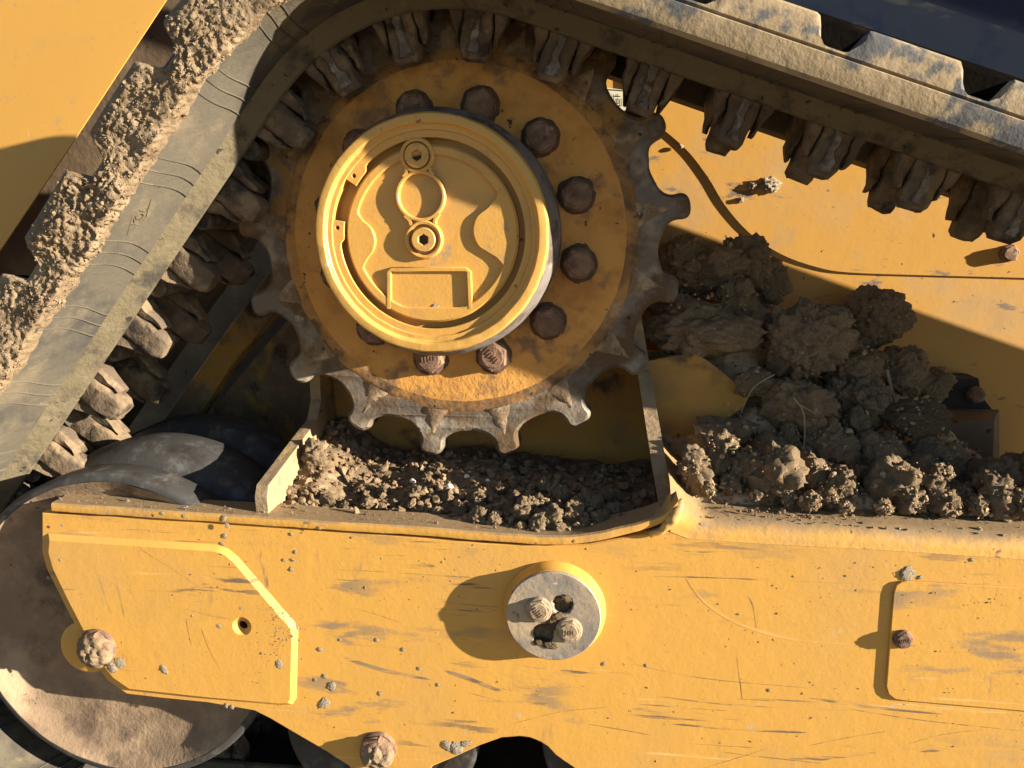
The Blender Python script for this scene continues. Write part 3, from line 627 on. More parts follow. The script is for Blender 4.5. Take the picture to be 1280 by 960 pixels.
# upright plates at both ends of the tray
def yz_plate(name, pts, x0, x1, lean, m, zref):
    mb = MB(); n = len(pts)
    f = lambda y, z, x: (x+lean*(z-zref), y, z)
    V = [f(y, z, x0) for y, z in pts]+[f(y, z, x1) for y, z in pts]
    mb.add(V, [tuple(range(n)), tuple(range(2*n-1, n-1, -1))]+[(i, (i+1) % n, n+(i+1) % n, n+i) for i in range(n)])
    return mb.build(name, m, frame, smooth=False, rough=.0012, rs=45)
a = P(326, 615, -.140); z0 = a.z
z1 = P(380, 550, .0).z; 
yz_plate('upright_plate', [(-.142, fl-.01), (-.142, z0-.006), (-.132, z0+.006), (-.01, z1+.004), (.050, z1+.016), (.072, P(390, 500, .07).z), (.082, P(396, 440, .08).z), (.128, P(396, 440, .08).z), (.128, fl-.01)], a.x-.008, a.x+.007, -.06, 'gusset', z0)
a = P(834, 634, -.142); b = P(804, 462, .042)
yz_plate('upright_plate', [(-.144, a.z-.016), (-.142, a.z-.008), (-.08, a.z+.018), (.042, b.z), (.06, P(799, 395, .06).z), (.128, P(799, 395, .06).z), (.128, a.z-.012)], a.x-.0085, a.x+.0085, (b.x-a.x)/(b.z-a.z), 'gusset', a.z)
mb = MB(); mb.loops([poly([(806, 452), (868, 440), (900, 462), (938, 494), (928, 510), (880, 545), (826, 575)], .065)], .065, .075, .001); mb.build('corner_plate', 'wall', frame, angle=30)

# ------------------------------------------------------------------ idler wheel and rollers
idl = thing('idler_wheel', (I.x, 0, I.y), 'rusty dished end wheel with black scuffed rims behind the yellow end plate', 'wheel')
R0 = .203; RD = .2145
mb = MB(); mb.lathe(I, [(.030, -.131), (.034, -.129), (.037, -.122), (.060, -.117), (.110, -.1145), (R0-.050, -.1165), (R0-.028, -.121), (R0-.016, -.131), (R0-.010, -.1345)], 128); mb.build('dish', 'idler', idl, rough=.0012, rs=30)
mb = MB(); mb.lathe(I, [(R0-.012, -.128), (R0-.0095, -.1348), (R0-.004, -.1348), (R0, -.131), (R0, -.090), (R0-.004, -.086), (R0-.03, -.084), (R0-.09, -.07)], 128); mb.build('front_rim', 'idler_rim', idl, angle=50)
mb = MB(); mb.lathe(I, [(R0-.09, -.07), (RD-.06, -.060), (RD-.030, -.054), (RD-.014, -.044), (RD-.003, -.022), (RD, .006), (RD-.002, .030), (RD-.012, .040), (RD-.07, .06)], 128); mb.build('middle_drum', 'idler_rim', idl, angle=50)
mb = MB(); mb.lathe(I, [(RD-.07, .06), (RD-.03, .075), (RD-.004, .088), (RD, .094), (RD, .135), (RD-.006, .140), (.05, .140)], 128); mb.build('back_rim', 'idler_rim', idl, angle=50)
for px, py, lab in ((482, 1004, 'black track roller half hidden behind the frame lobe with a muddy bolt'), (803, 1004, 'black track roller showing one edge beside the arched cut in the frame')):
    r = .124; c3 = P(px, py, -.12); c3.z = zb+.028+r; c = (c3.x, c3.z)
    ro = thing('track_roller', (c3.x, 0, c3.z), lab, 'roller')
    mb = MB(); mb.lathe(c, [(.02, -.1280), (r-.03, -.118), (r-.008, -.128), (r-.002, -.126), (r, -.122), (r, -.085), (r-.004, -.082), (r-.03, -.075), (.03, -.07)], 96); mb.build('front_rim', 'idler_rim', ro, angle=50)
    mb = MB(); mb.lathe(c, [(.045, -.075), (.045, .09)], 40); mb.build('axle', 'black', ro)
    mb = MB(); mb.lathe(c, [(.03, .085), (r-.004, .090), (r, .094), (r, .135), (.03, .140)], 96); mb.build('back_rim', 'idler_rim', ro, angle=50)

# ------------------------------------------------------------------ machine body behind
YP = .310
body = thing('machine_body', (P(900, 500, YP).x, YP, .25), 'yellow sheet steel machine body standing behind the rubber track', 'machine body')
mb = MB(); mb.loops([poly([(560, 60), (775, 60), (1000, 130), (1280, 215), (1500, 290), (1700, 355), (1700, 760), (560, 760)], YP)], YP, YP+.012, 0); mb.build('side_panel', 'paint_panel', body, smooth=False)
cv = smooth_poly([(812, 150), (836, 168), (862, 192), (886, 224), (906, 257), (936, 291), (976, 318), (1020, 334), (1062, 341), (1160, 344.5), (1290, 348), (1700, 360)], 4, closed=False)
mb = MB(); mb.loops([poly(cv+[(1700, 358), (1500, 292), (1280, 217), (1000, 132), (778, 64), (778, 120)], YP-.0036)], YP-.0036, YP-.0004, .0005); mb.build('overlay_plate', 'paint_panel', body, angle=30)
mb = MB(); cc = xz(1263, 317, YP-.012); bolt(mb, cc, YP-.0036, .013, .0135, .011, .2, False); mb.build('bolt', 'rust', body, angle=35, rough=.0012, rs=120)
st = YP-.0062
mb = MB(); mb.loops([poly([(748, 108), (792, 114), (800, 158), (752, 150)], st)], st, YP-.0047); lab_ = sub(mb.build('warning_label', 'cream', body, smooth=False), body['_b'])
def strokes(mb, px_pts, y, wd):
    pts = [Vector(xz(a, b, y)) for a, b in px_pts]
    for a, b in zip(pts[:-1], pts[1:]):
        d = (b-a).normalized(); nn = Vector((-d.y, d.x))*wd/2
        mb.add([(a.x-nn.x, y, a.y-nn.y), (b.x-nn.x, y, b.y-nn.y), (b.x+nn.x, y, b.y+nn.y), (a.x+nn.x, y, a.y+nn.y)], [(0, 1, 2, 3)])
mb = MB(); ys = st-.0006
for ln in ([(756, 111.5), (790, 114)], [(767, 118), (767, 131), (776.5, 132.5), (776.5, 123)], [(768, 120), (776, 120.5)], [(772, 117), (772, 120)], [(760, 137), (790, 139)], [(757, 127), (763, 120)], [(772, 123), (770.3, 127), (770.6, 129), (772.3, 129.8), (773.8, 128.4), (773.6, 126.6), (772, 123)]): strokes(mb, ln, ys, .0011)
mb.build('label_print', 'ink', lab_, smooth=False)
# mounting bracket half buried in the soil
mb = MB(); mb.loops([poly([(1150, 472), (1230, 476), (1233, 497), (1247, 515), (1250, 600), (1150, 600)], .245)], .262, .306, .001)
br = sub(mb.build('bracket', 'black', body, angle=30), body['_b'])
mb = MB(); a = P(1160, 522, .22); b = P(1246, 516, .22); c_ = P(1240, 560, .20)
mb.add([P(1150, 528, .20), P(1243, 524, .20), P(1249, 512, .26), P(1150, 508, .26), P(1150, 600, .20), P(1240, 600, .20), P(1249, 600, .26), P(1150, 600, .26)], [(0, 1, 2, 3), (0, 1, 5, 4), (1, 2, 6, 5), (0, 3, 7, 4)])
mb.build('bracket_box', 'brown', br, smooth=False)
mb = MB(); cc = xz(1221, 494, .255); bolt(mb, cc, .2615, .013, .0125, .011, .2, False); mb.build('bolt', 'rust', br, angle=35)
# inner side wall, braces
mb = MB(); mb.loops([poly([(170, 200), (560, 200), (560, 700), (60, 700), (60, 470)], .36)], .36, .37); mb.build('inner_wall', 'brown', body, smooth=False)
mb = MB(); mb.loops([poly([(176, 560), (240, 472), (330, 346), (372, 288), (418, 300), (350, 380), (285, 462), (222, 560)], .235)], .235, .275, .004); mb.build('brace', 'brace', body, angle=30)
mb = MB(); mb.loops([poly([(214, 580), (300, 470), (420, 330), (620, 300), (620, 680), (214, 680)], .29)], .29, .30); mb.build('brace_web', 'brace', body, smooth=False)
# blue sheet above the track
bA, bB = P(960, -6, .40), P(1500, 172, .40); d = (bB-bA)
def shp(u, v_, dy): q = bA+d*u+Vector((.25*v_, dy, .95*v_)); return (q.x, q.y, q.z)
mb = MB(); rows = []
for u in (-.4, 0, .5, 1, 1.4): rows.append([shp(u, -.004, .02), shp(u, 0, 0)]+[shp(u, v_, dy) for v_, dy in ((.03, 0), (.062, -.001), (.072, -.004), (.082, -.010), (.2, -.082), (.4, -.20))])
mb.grid(rows); mb.m = [1 if (i % 7) < 3 else 0 for i in range(len(mb.f))]; blue = mb.build('hood', ['blue', 'blue_dusty'], None, angle=30); recenter(blue)
tag(blue, 'dark blue painted metal hood seen above the track tread', 'hood')
mb = MB(); mb.loops([poly([(700, -80), (1500, -80), (1700, 300), (700, 120)], .46)], .46, .47); mb.build('hood_sill', 'rubber_dark', body, smooth=False)  # sheet painted near-black to give the shaded gap under the hood
# yellow door left of the track, with a folded edge, and the brown pillar beside it
YD = .39
d1 = [(-260, -120), (283, -120), (208, -2), (146, 92), (84, 187), (-4, 318), (-60, 400), (-260, 400)]
mb = MB(); o = poly(d1, YD); mb.loops([o], YD, YD+.0045, .030, cd=.0013)
door = mb.build('engine_door', 'paint', None, angle=20); recenter(door); tag(door, 'clean yellow engine door with a folded edge, left of the muddy track', 'door')
mb = MB(); mb.loops([poly([(-300, -160), (700, -160), (700, 660), (-300, 660)], .56)], .56, .57); mb.build('rear_pillar', 'brown', body, smooth=False)

# ------------------------------------------------------------------ soil and mud
def ico(sub_): 
    bm = bmesh.new(); bmesh.ops.create_icosphere(bm, subdivisions=sub_, radius=1.0); v = np.array([x.co[:] for x in bm.verts]); f = [tuple(q.index for q in t.verts) for t in bm.faces]; bm.free(); return v, f
ICO = {k: ico(k) for k in (1, 2, 4, 5)}
def clod_shape(seed, sub_, lump=.30, fine=.13, ls=1.6, cuts=6):
    v, f = ICO[sub_]; out = np.empty_like(v); o = Vector((seed*13.7, seed*5.1, seed*2.3)); R_ = random.Random(seed*7+1); pl = [(Vector((R_.gauss(0, 1), R_.gauss(0, 1), R_.gauss(0, 1))).normalized(), R_.uniform(.45, .78)) for _ in range(cuts)]
    for i, p in enumerate(v):
        p = Vector(p)
        d = noise.voronoi(p*ls+o)[0][0]; d2 = noise.voronoi(p*ls*2.6+o)[0][0]
        r = 1.08-lump*d+.30*noise.noise(p*.9+o)-lump*.42*d2+fine*fbm(p*4.5+o, 5)
        q = p*r
        for n_, d_ in pl:
            e = q.dot(n_)-d_
            if e > 0: q = q-n_*(e*.55)
        d3 = noise.voronoi(q*5.2+o)[0]; cr = min(1, max(0, (d3[1]-d3[0])*3.5))
        out[i] = np.array(q+p*(.055*fbm(p*6+o, 5)-.055*(1-cr)))
    return out, f
def clod_mesh(name, seed, sub_, mt, **k):
    v, f = clod_shape(seed, sub_, **k); me = bpy.data.meshes.new(name); me.from_pydata(v.tolist(), [], f); me.materials.append(M[mt])
    me.polygons.foreach_set('use_smooth', [True]*len(f)); me.update(); return me
BIG = [clod_mesh('soil_clod', i, 5, 'mud_dark', ls=1.4+.3*(i % 3), cuts=4, lump=.34) for i in range(7)]
MED = [clod_mesh('soil_clod', 20+i, 4, 'mud_tan', ls=1.6+.2*(i % 3), lump=.40, fine=.22, cuts=2+i % 3) for i in range(8)]
def put(name, me, c, r, sc=(1, 1, 1), seed=0, label=None, cat='clod', group=None):
    o = bpy.data.objects.new(name, me); COL.objects.link(o); R_ = random.Random(seed)
    o.location = c; o.scale = (r*sc[0], r*sc[1], r*sc[2]); o.rotation_euler = (R_.uniform(-.5, .5), R_.uniform(-.5, .5), R_.uniform(0, 6.28)) if sc == (1, 1, 1) else (R_.uniform(-.15, .15), R_.uniform(-.15, .15), R_.uniform(-.2, .2))
    tag(o, label, cat, group); return o
SMALL = [clod_shape(50+i, 1, lump=.5, fine=.5) for i in range(6)]+[clod_shape(60+i, 2, fine=.2) for i in range(4)]
def scatter(name, pts, mt, label, cat, flat=1.0):
    """pts: (x, y, z, r): crumbs joined into one object"""
    V = []; Fc = []; o = 0
    for i, (x, y, z, r) in enumerate(pts):
        v, f = SMALL[i % (6 if r < .0035 else 10)]
        q = np.array(Matrix.Rotation(rng.uniform(0, 6.28), 3, Vector(rng.normal(size=3)).normalized()))
        sc = np.array([1, rng.uniform(.6, 1), rng.uniform(.3, .9)])*r
        w_ = (v*sc)@q.T
        if flat != 1.0: w_[:, 1] *= flat
        V.append(w_+np.array([x, y, z])); Fc += [tuple(k+o for k in t) for t in f]; o += len(v)
    V = np.concatenate(V); me = bpy.data.meshes.new(name); me.from_pydata(V.tolist(), [], Fc); me.materials.append(M[mt])
    me.update()
    ob = bpy.data.objects.new(name, me); COL.objects.link(ob); tag(ob, label, cat, kind='stuff'); recenter(ob); return ob

# --- soil lying in the tray under the sprocket
xl, xr = P(330, 640, -.13).x, P(822, 640, -.13).x
def tray_h(x, y):
    u = (x-xl)/(xr-xl)
    h = fl+.016+.010*math.exp(-((u-.05)/.10)**2)*(1+2*max(0, y+.1)*8)+.016*math.exp(-((u-.45)/.22)**2)*min(1, max(0, (y+.14)/.09))
    h += .007*fbm(Vector((x*26, y*26, 3)), 4)+.003*fbm(Vector((x*90, y*90, 5)), 3)
    h += .022*math.exp(-((u-.76)/.17)**2)*min(1, max(0, (.02-y)/.08))
    h += .016*min(1, max(0, (y+.07)/.08))+.011*math.exp(-((u-.03)/.13)**2)*min(1, max(0, (y+.12)/.06))
    return h-.012*max(0, (-.118-y)/.02)
rows = []
for i in range(221):
    x = xl-.015+(xr-xl+.02)*i/220
    rows.append([(x, y, tray_h(x, y)) for y in np.linspace(-.140, .125, 120)])
mb = MB(); mb.grid(rows); tb = mb.build('tray_soil', 'soil', None, angle=80); recenter(tb); tag(tb, 'loose brown soil lying in the tray under the sprocket', 'soil', kind='stuff')
pts = []
for i in range(2300):
    x = rng.uniform(xl, xr-.005); y = rng.uniform(-.138, .09) if i % 3 else rng.uniform(-.138, -.07); r = min(.0105, .0027*rng.lognormal(.3, .55)); pts.append((x, y, tray_h(x, y)+r*.45, r))
scatter('soil_crumbs', pts, 'soil', 'small crumbs of soil scattered in the tray under the sprocket', 'soil')
G = 'soil clods in the tray'
spots = [(410, 628, 13), (395, 572, 19), (432, 634, 9), (460, 632, 11), (500, 640, 9), (520, 615, 10), (545, 642, 10), (575, 640, 11), (600, 648, 14), (618, 650, 9), (640, 638, 11), (655, 642, 15), (672, 655, 13), (690, 648, 15), (700, 622, 11), (715, 640, 12), (738, 632, 17), (752, 648, 10), (765, 642, 13), (776, 655, 9), (680, 608, 9), (560, 622, 9), (600, 625, 10), (480, 612, 9), (625, 612, 8), (728, 655, 9), (700, 660, 8), (587, 655, 8), (450, 612, 8), (535, 598, 9), (760, 622, 11), (645, 622, 9), (665, 632, 10)]
def drop(px, py, hf, y0, y1):
    """point where the pixel's ray meets the surface z = hf(x, y)"""
    Y = y0
    while Y < y1:
        p = P(px, py, Y)
        if p.z < hf(p.x, Y): return p
        Y += .002
    return P(px, py, y1)
for i, (px, py, r) in enumerate(spots):
    p = drop(px, py+r*.4, tray_h, -.138, .10); rr = r*(.00120 if px > 590 else .00098)*(p.y+D)/D; p.z += rr*.5
    if i == 1: put('soil_clod', MED[3], p, rr*1.25, (.9, .8, 1.1), 4, 'largest pale lump of soil leaning on the upright plate beside the end wheel')
    elif i == 0: put('soil_clod', MED[5], p, rr*1.1, (1.1, .35, 1.1), 9, 'flat upright flake of dark soil near the upright plate in the tray')
    else: put('soil_clod', MED[i % 8], p, rr*1.1, seed=i, label='small crumbly brown soil clod lying in the tray under the sprocket', group=G)
for i, (px, py, r) in enumerate([(562, 611, 5.5), (516, 604, 5), (442, 645, 5.5), (610, 603, 4), (584, 598, 4.5)]):
    p = drop(px, py, tray_h, -.138, .10); rr = r*.001; p.z += rr*.6
    put('pebble', MED[(i*3) % 8], p, rr, (1, .8, .7) if i % 2 else (1.1, .9, .75), i, 'small white pebble lying on the soil in the tray', 'pebble', 'white pebbles in the tray')
WP = clod_mesh('pebble', 71, 2, 'white', lump=.1, fine=.05)
for o in COL.objects:
    if o.name.startswith('pebble'): o.data = WP

# --- heap behind the right upright plate
heap = [  # px, py, depth, radius px, stretch, big?
 (876, 410, .100, 62, (1.15, .8, .62), 1), (880, 335, .185, 48, (1.1, .9, .8), 1), (930, 330, .215, 34, (1, 1, 1), 1), (850, 318, .170, 30, (1, 1, 1), 1), (960, 352, .225, 26, (1, 1, 1), 1),
 (1006, 424, .120, 60, (.95, .8, .95), 1), (1098, 402, .235, 44, (1.0, .7, .9), 1), (1060, 455, .150, 38, (1, 1, 1), 1), (1000, 508, .050, 44, (1, .9, .95), 1), (1146, 526, .060, 36, (1.15, .8, .72), 1),
 (906, 540, .020, 40, (1.1, .8, .6), 1), (1172, 572, .050, 34, (1.1, .9, .8), 1), (1080, 505, .100, 38, (1, 1, 1), 1), (1122, 470, .180, 36, (1, 1, 1), 1), (1165, 480, .215, 26, (1, 1, 1), 1), (942, 478, .060, 24, (1, 1, 1), 1),
 (1040, 560, .020, 34, (1, 1, 1), 1), (960, 560, .010, 26, (1, 1, 1), 0), (1100, 570, .020, 34, (1, 1, 1), 1), (1235, 600, .030, 34, (1, 1, 1), 1), (1285, 600, .050, 34, (1, 1, 1), 1), (1150, 590, .000, 28, (1, 1, 1), 1), (1090, 620, -.050, 22, (1, 1, 1), 0),
 (868, 586, -0.084, 28, (.9, .9, 1.1), 0), (885, 609, -0.099, 19, (1, 1, 1), 0), (902, 566, -0.054, 26, (1, 1, 1), 0), (932, 584, -0.069, 32, (1, 1, 1), 0), (965, 596, -0.079, 33, (1, 1, 1), 0), (985, 622, -0.104, 20, (.8, .8, 1.2), 0), (912, 606, -0.084, 17, (1, 1, 1), 0), (945, 619, -0.104, 14, (1, 1, 1), 0),
 (1015, 594, -0.064, 24, (1, 1, 1), 0), (1032, 622, -0.099, 19, (1, 1, 1), 0), (1050, 606, -0.084, 18, (1, 1, 1), 0), (1058, 634, -0.119, 13, (1, 1, 1), 0), (1012, 628, -0.114, 14, (1, 1, 1), 0), (1075, 592, -0.049, 20, (1, 1, 1), 0),
 (1120, 606, -0.074, 33, (1, 1, 1), 0), (1138, 626, -0.099, 26, (1, 1, 1), 0), (1160, 614, -0.084, 20, (1, 1, 1), 0), (1105, 634, -0.114, 17, (1, 1, 1), 0), (1185, 630, -0.104, 18, (1, 1, 1), 0), (1200, 616, -0.074, 19, (1, 1, 1), 0), (1220, 634, -0.104, 13, (1, 1, 1), 0),
 (1250, 624, -0.094, 32, (1, .9, 1.1), 0), (1280, 630, -0.099, 18, (1, 1, 1), 0), (1235, 606, -0.054, 26, (1, 1, 1), 0), (1320, 619, -0.074, 33, (1, 1, 1), 0), (1175, 594, -0.044, 26, (1, 1, 1), 0), (1340, 590, .05, 34, (1, 1, 1), 1),
 (1030, 520, .06, 22, (1, 1, 1), 0), (1070, 530, .05, 20, (1, 1, 1), 0), (1045, 490, .10, 18, (1, 1, 1), 0), (975, 455, .13, 20, (1, 1, 1), 0), (1020, 545, .03, 18, (1, 1, 1), 0), (985, 545, .02, 16, (1, 1, 1), 0), (1090, 455, .17, 22, (1, 1, 1), 0), (845, 395, .12, 26, (1, 1, 1), 1), (828, 380, .14, 22, (1, 1, 1), 0), (920, 372, .15, 28, (1, 1, 1), 1)]
hp = []
names = {0: 'large flat slab-like soil clod on top of the heap, right behind the sprocket teeth', 5: 'biggest rounded dark soil clod in the middle of the heap behind the upright plate', 6: 'jagged dark clod standing highest on the heap against the yellow side panel', 8: 'rounded brown clod with a dangling root below the biggest clod', 9: 'pale grey brown clod lying beside the black bracket', 10: 'flattish grey clod lying at the foot of the corner plate'}
PALE = clod_mesh('soil_clod', 91, 5, 'mud', ls=1.5)
for i, (px, py, Y, r, sc, big) in enumerate(heap):
    p = P(px, py, Y); rr = r*.00099*(Y+D)/D*((.62, 1.15, .85, 1.3, .7, 1.0)[i % 6] if Y < -.03 else 1); hp.append((p.x, p.y, p.z, rr*min(sc[0], 1)))
    me = BIG[i % 7] if big else MED[i % 8]
    if i == 9: me = PALE
    g = None if i in names else ('dark clods heaped against the side panel' if big else 'small clods along the front of the heap' if Y < -.03 else 'small clods wedged in the heap')
    put('soil_clod', me, p, rr*1.12, sc, 100+i, names.get(i) or ('dark lumpy soil clod in the heap against the yellow side panel' if big else ('small tan crumbly soil clod in the sunlit front row of the heap, above the rail' if Y < -.03 else 'small tan soil clod wedged between the dark clods of the heap')), group=g)
for q, r in ((P(1255, 610, .2), .01), (P(1205, 600, .2), .01), (P(1300, 600, .25), .01), (P(1230, 600, .28), .01), (P(835, 598, .03), .01), (P(870, 590, .03), .01), (P(905, 560, .055), .01), (P(850, 600, .1), .01)): hp.append((*q, r))
hp = np.array(hp)
x0, x1 = P(838, 600, -.1).x, P(1500, 600, -.1).x
def heap_h(x, y):
    d2 = (hp[:, 0]-x)**2+(hp[:, 1]-y)**2; w_ = 1/(d2+.0006)**1.6
    z = float((w_*(hp[:, 2]-hp[:, 3]*.70)).sum()/w_.sum())
    t = min(1, max(0, (y+.118)/.035)); zt = P(1000, 668, YB).z-.006
    return zt+(z-zt)*t*t*(3-2*t)-.0 + (.008*fbm(Vector((x*22, y*22, 1)), 4)+.004*fbm(Vector((x*80, y*80, 2)), 3))*t
rows = []
for i in range(190):
    x = x0+(x1-x0)*i/189
    rows.append([(x, y, heap_h(x, y)) for y in np.linspace(-.118, .306, 120)])
mb = MB(); mb.grid(rows); hb = mb.build('soil_heap', 'mud_dark', None, angle=80); recenter(hb); tag(hb, 'loose brown soil filling the heap between the clods on the frame', 'soil', kind='stuff')
pts = []
for i in range(3400):
    x = rng.uniform(x0+.01, x1); y = rng.uniform(-.112, .25); 
    if i % 3 == 0: y = rng.uniform(-.115, -.03)
    r = min(.011, .0024*rng.lognormal(.3, .5)); pts.append((x, y, heap_h(x, y)+r*.4, r))
for i in range(420):      # crumbs that rolled onto the rail
    px = rng.uniform(852, 1300); Y = rng.uniform(-.142, -.112); q = P(px, 668, YB); zt = P(px, np.interp(px, [838, 1480], [668, 712]), YB).z+.020
    r = .0010*rng.lognormal(.3, .5); pts.append((q.x, Y, zt+r*.3+.004*(Y+.142)/.03, r))
scatter('heap_crumbs', pts, 'mud', 'crumbs of soil strewn over the heap and the rail of the frame', 'soil')
pts = []
for (x, y, z, r_) in hp[:len(heap)]:
    for k in range(int(26+900*r_)):
        d_ = Vector((rng.normal(), -abs(rng.normal())*.9, rng.normal()*.8+.35)).normalized()*r_*rng.uniform(.80, .98)
        r = min(.0055, .0014*rng.lognormal(.2, .55)); pts.append((x+d_.x, y+d_.y, z+d_.z, r))
scatter('clod_crumbs', pts, 'mud_tan', 'fine crumbs of soil clinging to the clods of the heap', 'soil')
# roots and straw
def straw(pxs, r, lab):
    mb = MB(); pts_ = [P(*q) for q in pxs]; sm2 = smooth_poly([tuple(q) for q in pts_], 5, closed=False); n_ = len(sm2)
    mb.tube(sm2, [r*(1-.6*k/n_) for k in range(n_)], 6); o = mb.build('straw', 'straw', None); recenter(o); tag(o, lab, 'straw'); return o
straw([(968, 468, .03), (950, 478, .02), (938, 490, .015), (926, 516, .0)], .0013, 'pale curved root hanging down beside the corner plate')
straw([(992, 497, -.01), (1004, 515, -.014), (1006, 545, -.012), (1003, 572, -.005)], .0011, 'pale thin root dangling from the rounded clod in the heap')
straw([(1000, 506, -.012), (1010, 512, -.016), (1021, 518, -.014)], .0012, 'short pale root fork beside the dangling root')
straw([(1108, 462, .13), (1114, 485, .125), (1121, 512, .11)], .0030, 'thick brown stem standing between clods of the heap')
straw([(868, 568, -.08), (874, 562, -.085), (881, 567, -.085)], .0014, 'short straw piece on the front clod beside the upright plate')

# --- mud on the belt's edge, left run
sa, sb = s_left(345, -60, YE), s_left(-40, 470, YE)
sa = -.02
A_ = []
ns = int((sb-sa)/.0016); nv = 64
crn = []
for i in range(ns+1):
    s = sa+(sb-sa)*i/ns; row = []; t = tread(s)
    pth, nn_ = path(s); fade = min(1, max(0, (s-.10)/.22)); 
    patch = .85+.50*noise.noise(Vector((s*9, 7.7, 0)))+.30*noise.noise(Vector((s*31, 1.7, 0))); wd = .024+.012*noise.noise(Vector((s*14, 0, 0)))+.01*noise.noise(Vector((s*60, 4, 0)))
    for j in range(nv+1):
        v = j/nv
        if v < .42: u = v/.42; o = t-.001+(-.027-t)*u; Y = YE-.001; dn = (0, -1.0)
        else: u = (v-.42)/.58; o = -.027+.0045*u; Y = YE+.085*u; dn = (-1.0, 0)
        if abs(v-.42) < .10: b_ = (v-.32)/.20; dn = (-b_/math.hypot(b_, 1-b_), -(1-b_)/math.hypot(b_, 1-b_))
        y_in = max(0, Y-YE); env = 1.0 if y_in <= 0 else max(-.6, 1-(y_in/wd)**1.5)
        if v < .06: env *= v/.06
        q = Vector((s*34, (o*50 if v < .42 else 0)+Y*50, 2.0))
        h = (.0055+.0065*fbm(q*.6, 3)+.0022*(1-2*abs(fbm(q*3.1, 3)))+.0034*fbm(q*5, 5))*env*(.35+.65*fade)*max(.12, min(1.15, patch))-.0022*(1-fade)-.0008
        h = max(h, -.0025) if env > -.5 else -.0025
        o2 = ob(s, o, Y)+dn[0]*h; Y2 = Y+dn[1]*h
        row.append((pth.x+nn_.x*o2, Y2, pth.y+nn_.y*o2))
        if h > .0026: crn.append((row[-1], dn, nn_))
    A_.append(row)
mb = MB(); mb.grid(A_); mc = mb.build('mud_crust', 'mud', None, angle=80); recenter(mc); tag(mc, 'thick crumbly mud crust along the edge of the track run beside the engine door', 'mud', kind='stuff')
pts = []
for i in rng.choice(len(crn), 3800):
    (x, y, z), dn, nn_ = crn[i]; r = min(.0042, .0010*rng.lognormal(.1, .5)); pts.append((x+rng.normal(0, .001), y, z+rng.normal(0, .001), r))
scatter('mud_crumbs', pts, 'mud', 'crumbs of dry mud sticking to the mud crust on the track edge', 'mud')

# --- dried mud splats and specks on the frame
SPL = [clod_mesh('mud_splat', 80+i, 4, 'mud_pale', lump=.45, fine=.22, ls=2.0) for i in range(4)]
spl = [(78, 657, 5), (98, 672, 6), (113, 673, 4), (203, 642, 7), (280, 648, 8), (284, 657, 8), (281, 670, 8), (278, 680, 6), (369, 690, 7), (366, 700, 6), (364, 712, 6), (364, 668, 7), (471, 800, 6), (504, 812, 6), (524, 836, 5), (548, 856, 5), (400, 812, 8), (406, 845, 8), (415, 858, 9), (405, 879, 9), (349, 830, 9), (394, 850, 5), (475, 867, 5), (205, 836, 10), (274, 783, 6), (301, 760, 6), (368, 786, 9), (365, 795, 6), (570, 935, 16), (582, 930, 10), (560, 932, 9), (755, 830, 6), (808, 832, 4), (962, 863, 6), (1134, 717, 13), (1150, 722, 8), (1190, 692, 9), (1202, 688, 8), (1072, 684, 8), (1160, 680, 6), (1248, 692, 8), (880, 660, 9), (885, 668, 8), (1058, 720, 4), (140, 834, 13), (150, 828, 10), (290, 884, 8), (283, 882, 6), (75, 700, 6), (60, 722, 6), (62, 690, 5), (400, 660, 5), (440, 672, 5), (230, 645, 5), (1215, 700, 6), (1100, 690, 5), (240, 770, 4), (355, 700, 4), (425, 800, 4)]
for i, (px, py, r) in enumerate(spl):
    on_plate = (60 < px < min(366, 285+(py-690)*.88) and 690 < py < 878) or (px > 1122 and 730 < py < 872)
    y0 = YB-(.0065 if on_plate else .0005)
    if py < 665 and px < 840: y0 = YB-.0055
    if px in (140, 150): y0 = YB-.014
    p = P(px, py, y0); rr = r*(.00082 if r > 8 else .00052)
    if 850 < px and py < 695: p.y = YB+.004
    if px in (570, 140, 1134): lab, g = {570: 'large pale lump of mud on the lower edge of the frame beside the arched cut', 140: 'dark lump of mud hanging on the bolt at the corner of the end plate', 1134: 'pale lump of mud on the upper corner of the bolted cover plate'}[px], None
    elif on_plate: lab, g = 'small pale splat of dried mud on the yellow end plate with the round hole', 'mud splats on the end plate'
    elif 850 < px and py < 725: lab, g = 'small pale splat of dried mud along the dusty rounded rail of the beam', 'mud splats along the rail'
    elif py < 725: lab, g = 'small pale splat of dried mud just under the tray lip of the beam', 'mud splats under the tray lip'
    elif px < 530: lab, g = 'small pale splat of dried mud on the beam between end plate and pivot boss', 'mud splats beside the end plate'
    else: lab, g = 'small pale splat of dried mud low on the beam near the pivot boss', 'mud splats near the pivot boss'
    o = put('mud_splat', SPL[i % 4], p, rr, (random.uniform(.8, 1.2), .16, random.uniform(.6, 1.5)), i, lab, 'mud', g)
    o.rotation_euler = (0, random.uniform(0, 6.28), 0)
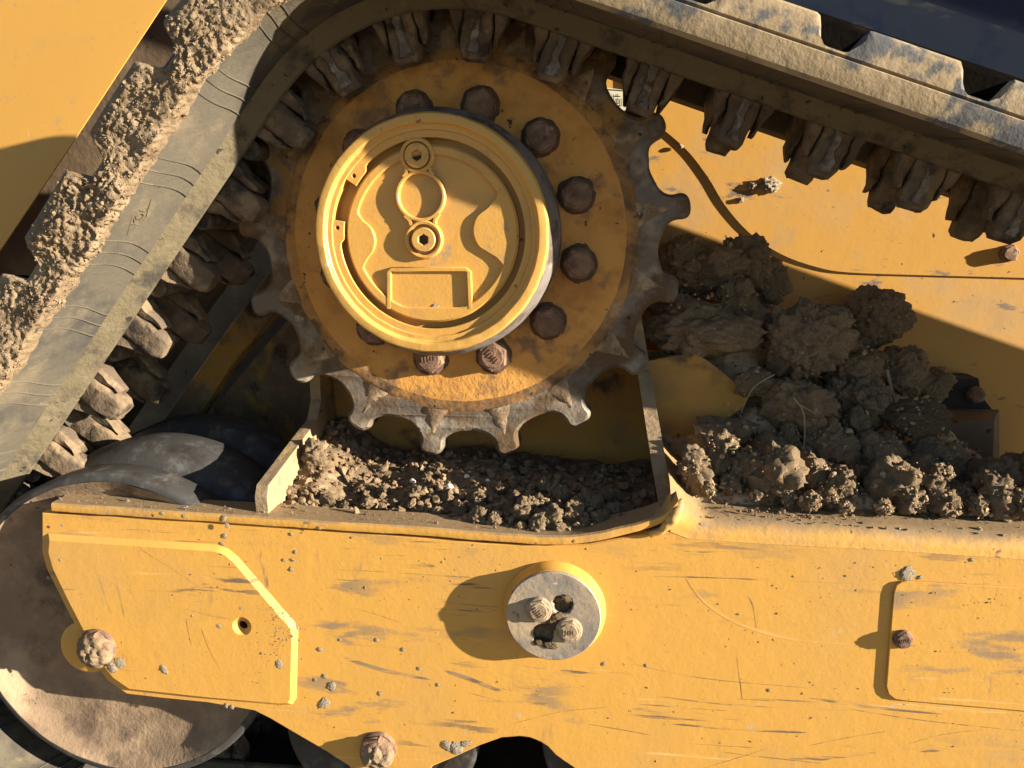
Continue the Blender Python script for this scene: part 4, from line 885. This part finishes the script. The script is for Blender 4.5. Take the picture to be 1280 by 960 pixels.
for i, (px, py, r, lab) in enumerate([(963, 231, 15, 'pale lump of mud stuck to the yellow side panel beside the dark curved seam'), (942, 233, 8, 'small crumb of mud next to the pale lump on the side panel'), (926, 250, 5, 'tiny crumb of mud nearest the curved seam on the side panel'), (851, 183, 4, 'white crumb sitting on the curved seam of the side panel')]):
    p = P(px, py, YP-.006); o = put('mud_splat', SPL[(i+1) % 4], p, r*.00118, (1.1, .6, .9), i, lab, 'mud')
DRK = clod_mesh('mud_splat', 95, 4, 'soil', lump=.45, fine=.25, ls=2.2)
for px, py, r in ((690, 779, 9), (697, 771, 8), (683, 806, 7), (691, 808, 6), (708, 748, 7), (672, 803, 6), (686, 784, 8)):
    p = P(px, py, yc); o = put('mud_splat', DRK, p, r*.00095, (1.3, .45, .9), px, 'crumb of brown dirt beside the holes in the pivot boss cap', 'mud', 'dirt crumbs on the pivot boss')
for px, py, r in ((544, 387, 9), (519, 391, 7)):
    p = P(px, py, yf); o = put('mud_splat', SPL[px % 4], p, r*.00088, (1, .28, 1), px, 'thin grey splat of mud at the foot of the hub cover', 'mud', 'mud splats on the hub cover')
pts = []
for i in range(900):
    px = rng.uniform(60, 1290); py = rng.uniform(672, 955) if i % 3 else rng.uniform(672, 760)
    if px < 460 and i % 2: py = rng.uniform(660, 860)
    if py > np.interp(px, [60, 100, 150, 320, 436, 541, 600, 640, 717, 800], [700, 780, 862, 880, 950, 950, 925, 915, 950, 960]): continue
    if (px-691)**2+(py-771)**2 < 68**2: continue
    on_plate = (62 < px < 340 and 700 < py < 870); on_cover = px > 1125 and 735 < py < 870
    y0 = YB-(.0065 if on_plate else .0044 if on_cover else 0)
    if px > 840 and py < 700: continue
    p = P(px, py, y0); r = min(.0028, .00062*rng.lognormal(.15, .6)); pts.append((p.x, p.y, p.z, r))
for i in range(330):      # grit on the tray lip, patch by the end plate's edge
    if i < 170:
        px = rng.uniform(66, 800); py = np.interp(px, [64, 289, 520, 687, 790], [626, 641, 656, 667, 653]); q = P(px, py, YB); pts.append((q.x, rng.uniform(-.150, -.118), q.z+.001, .0012*rng.lognormal(.2, .5)))
    else:
        px, py = rng.normal(352, 11), rng.normal(790, 16)
        if px < 364: q = P(px, py, YB-.0066); pts.append((q.x, q.y, q.z, min(.0022, .0009*rng.lognormal(.1, .5))))
scatter('mud_specks', pts, 'mud', 'tiny specks of mud spattered over the yellow track frame', 'mud', .5)
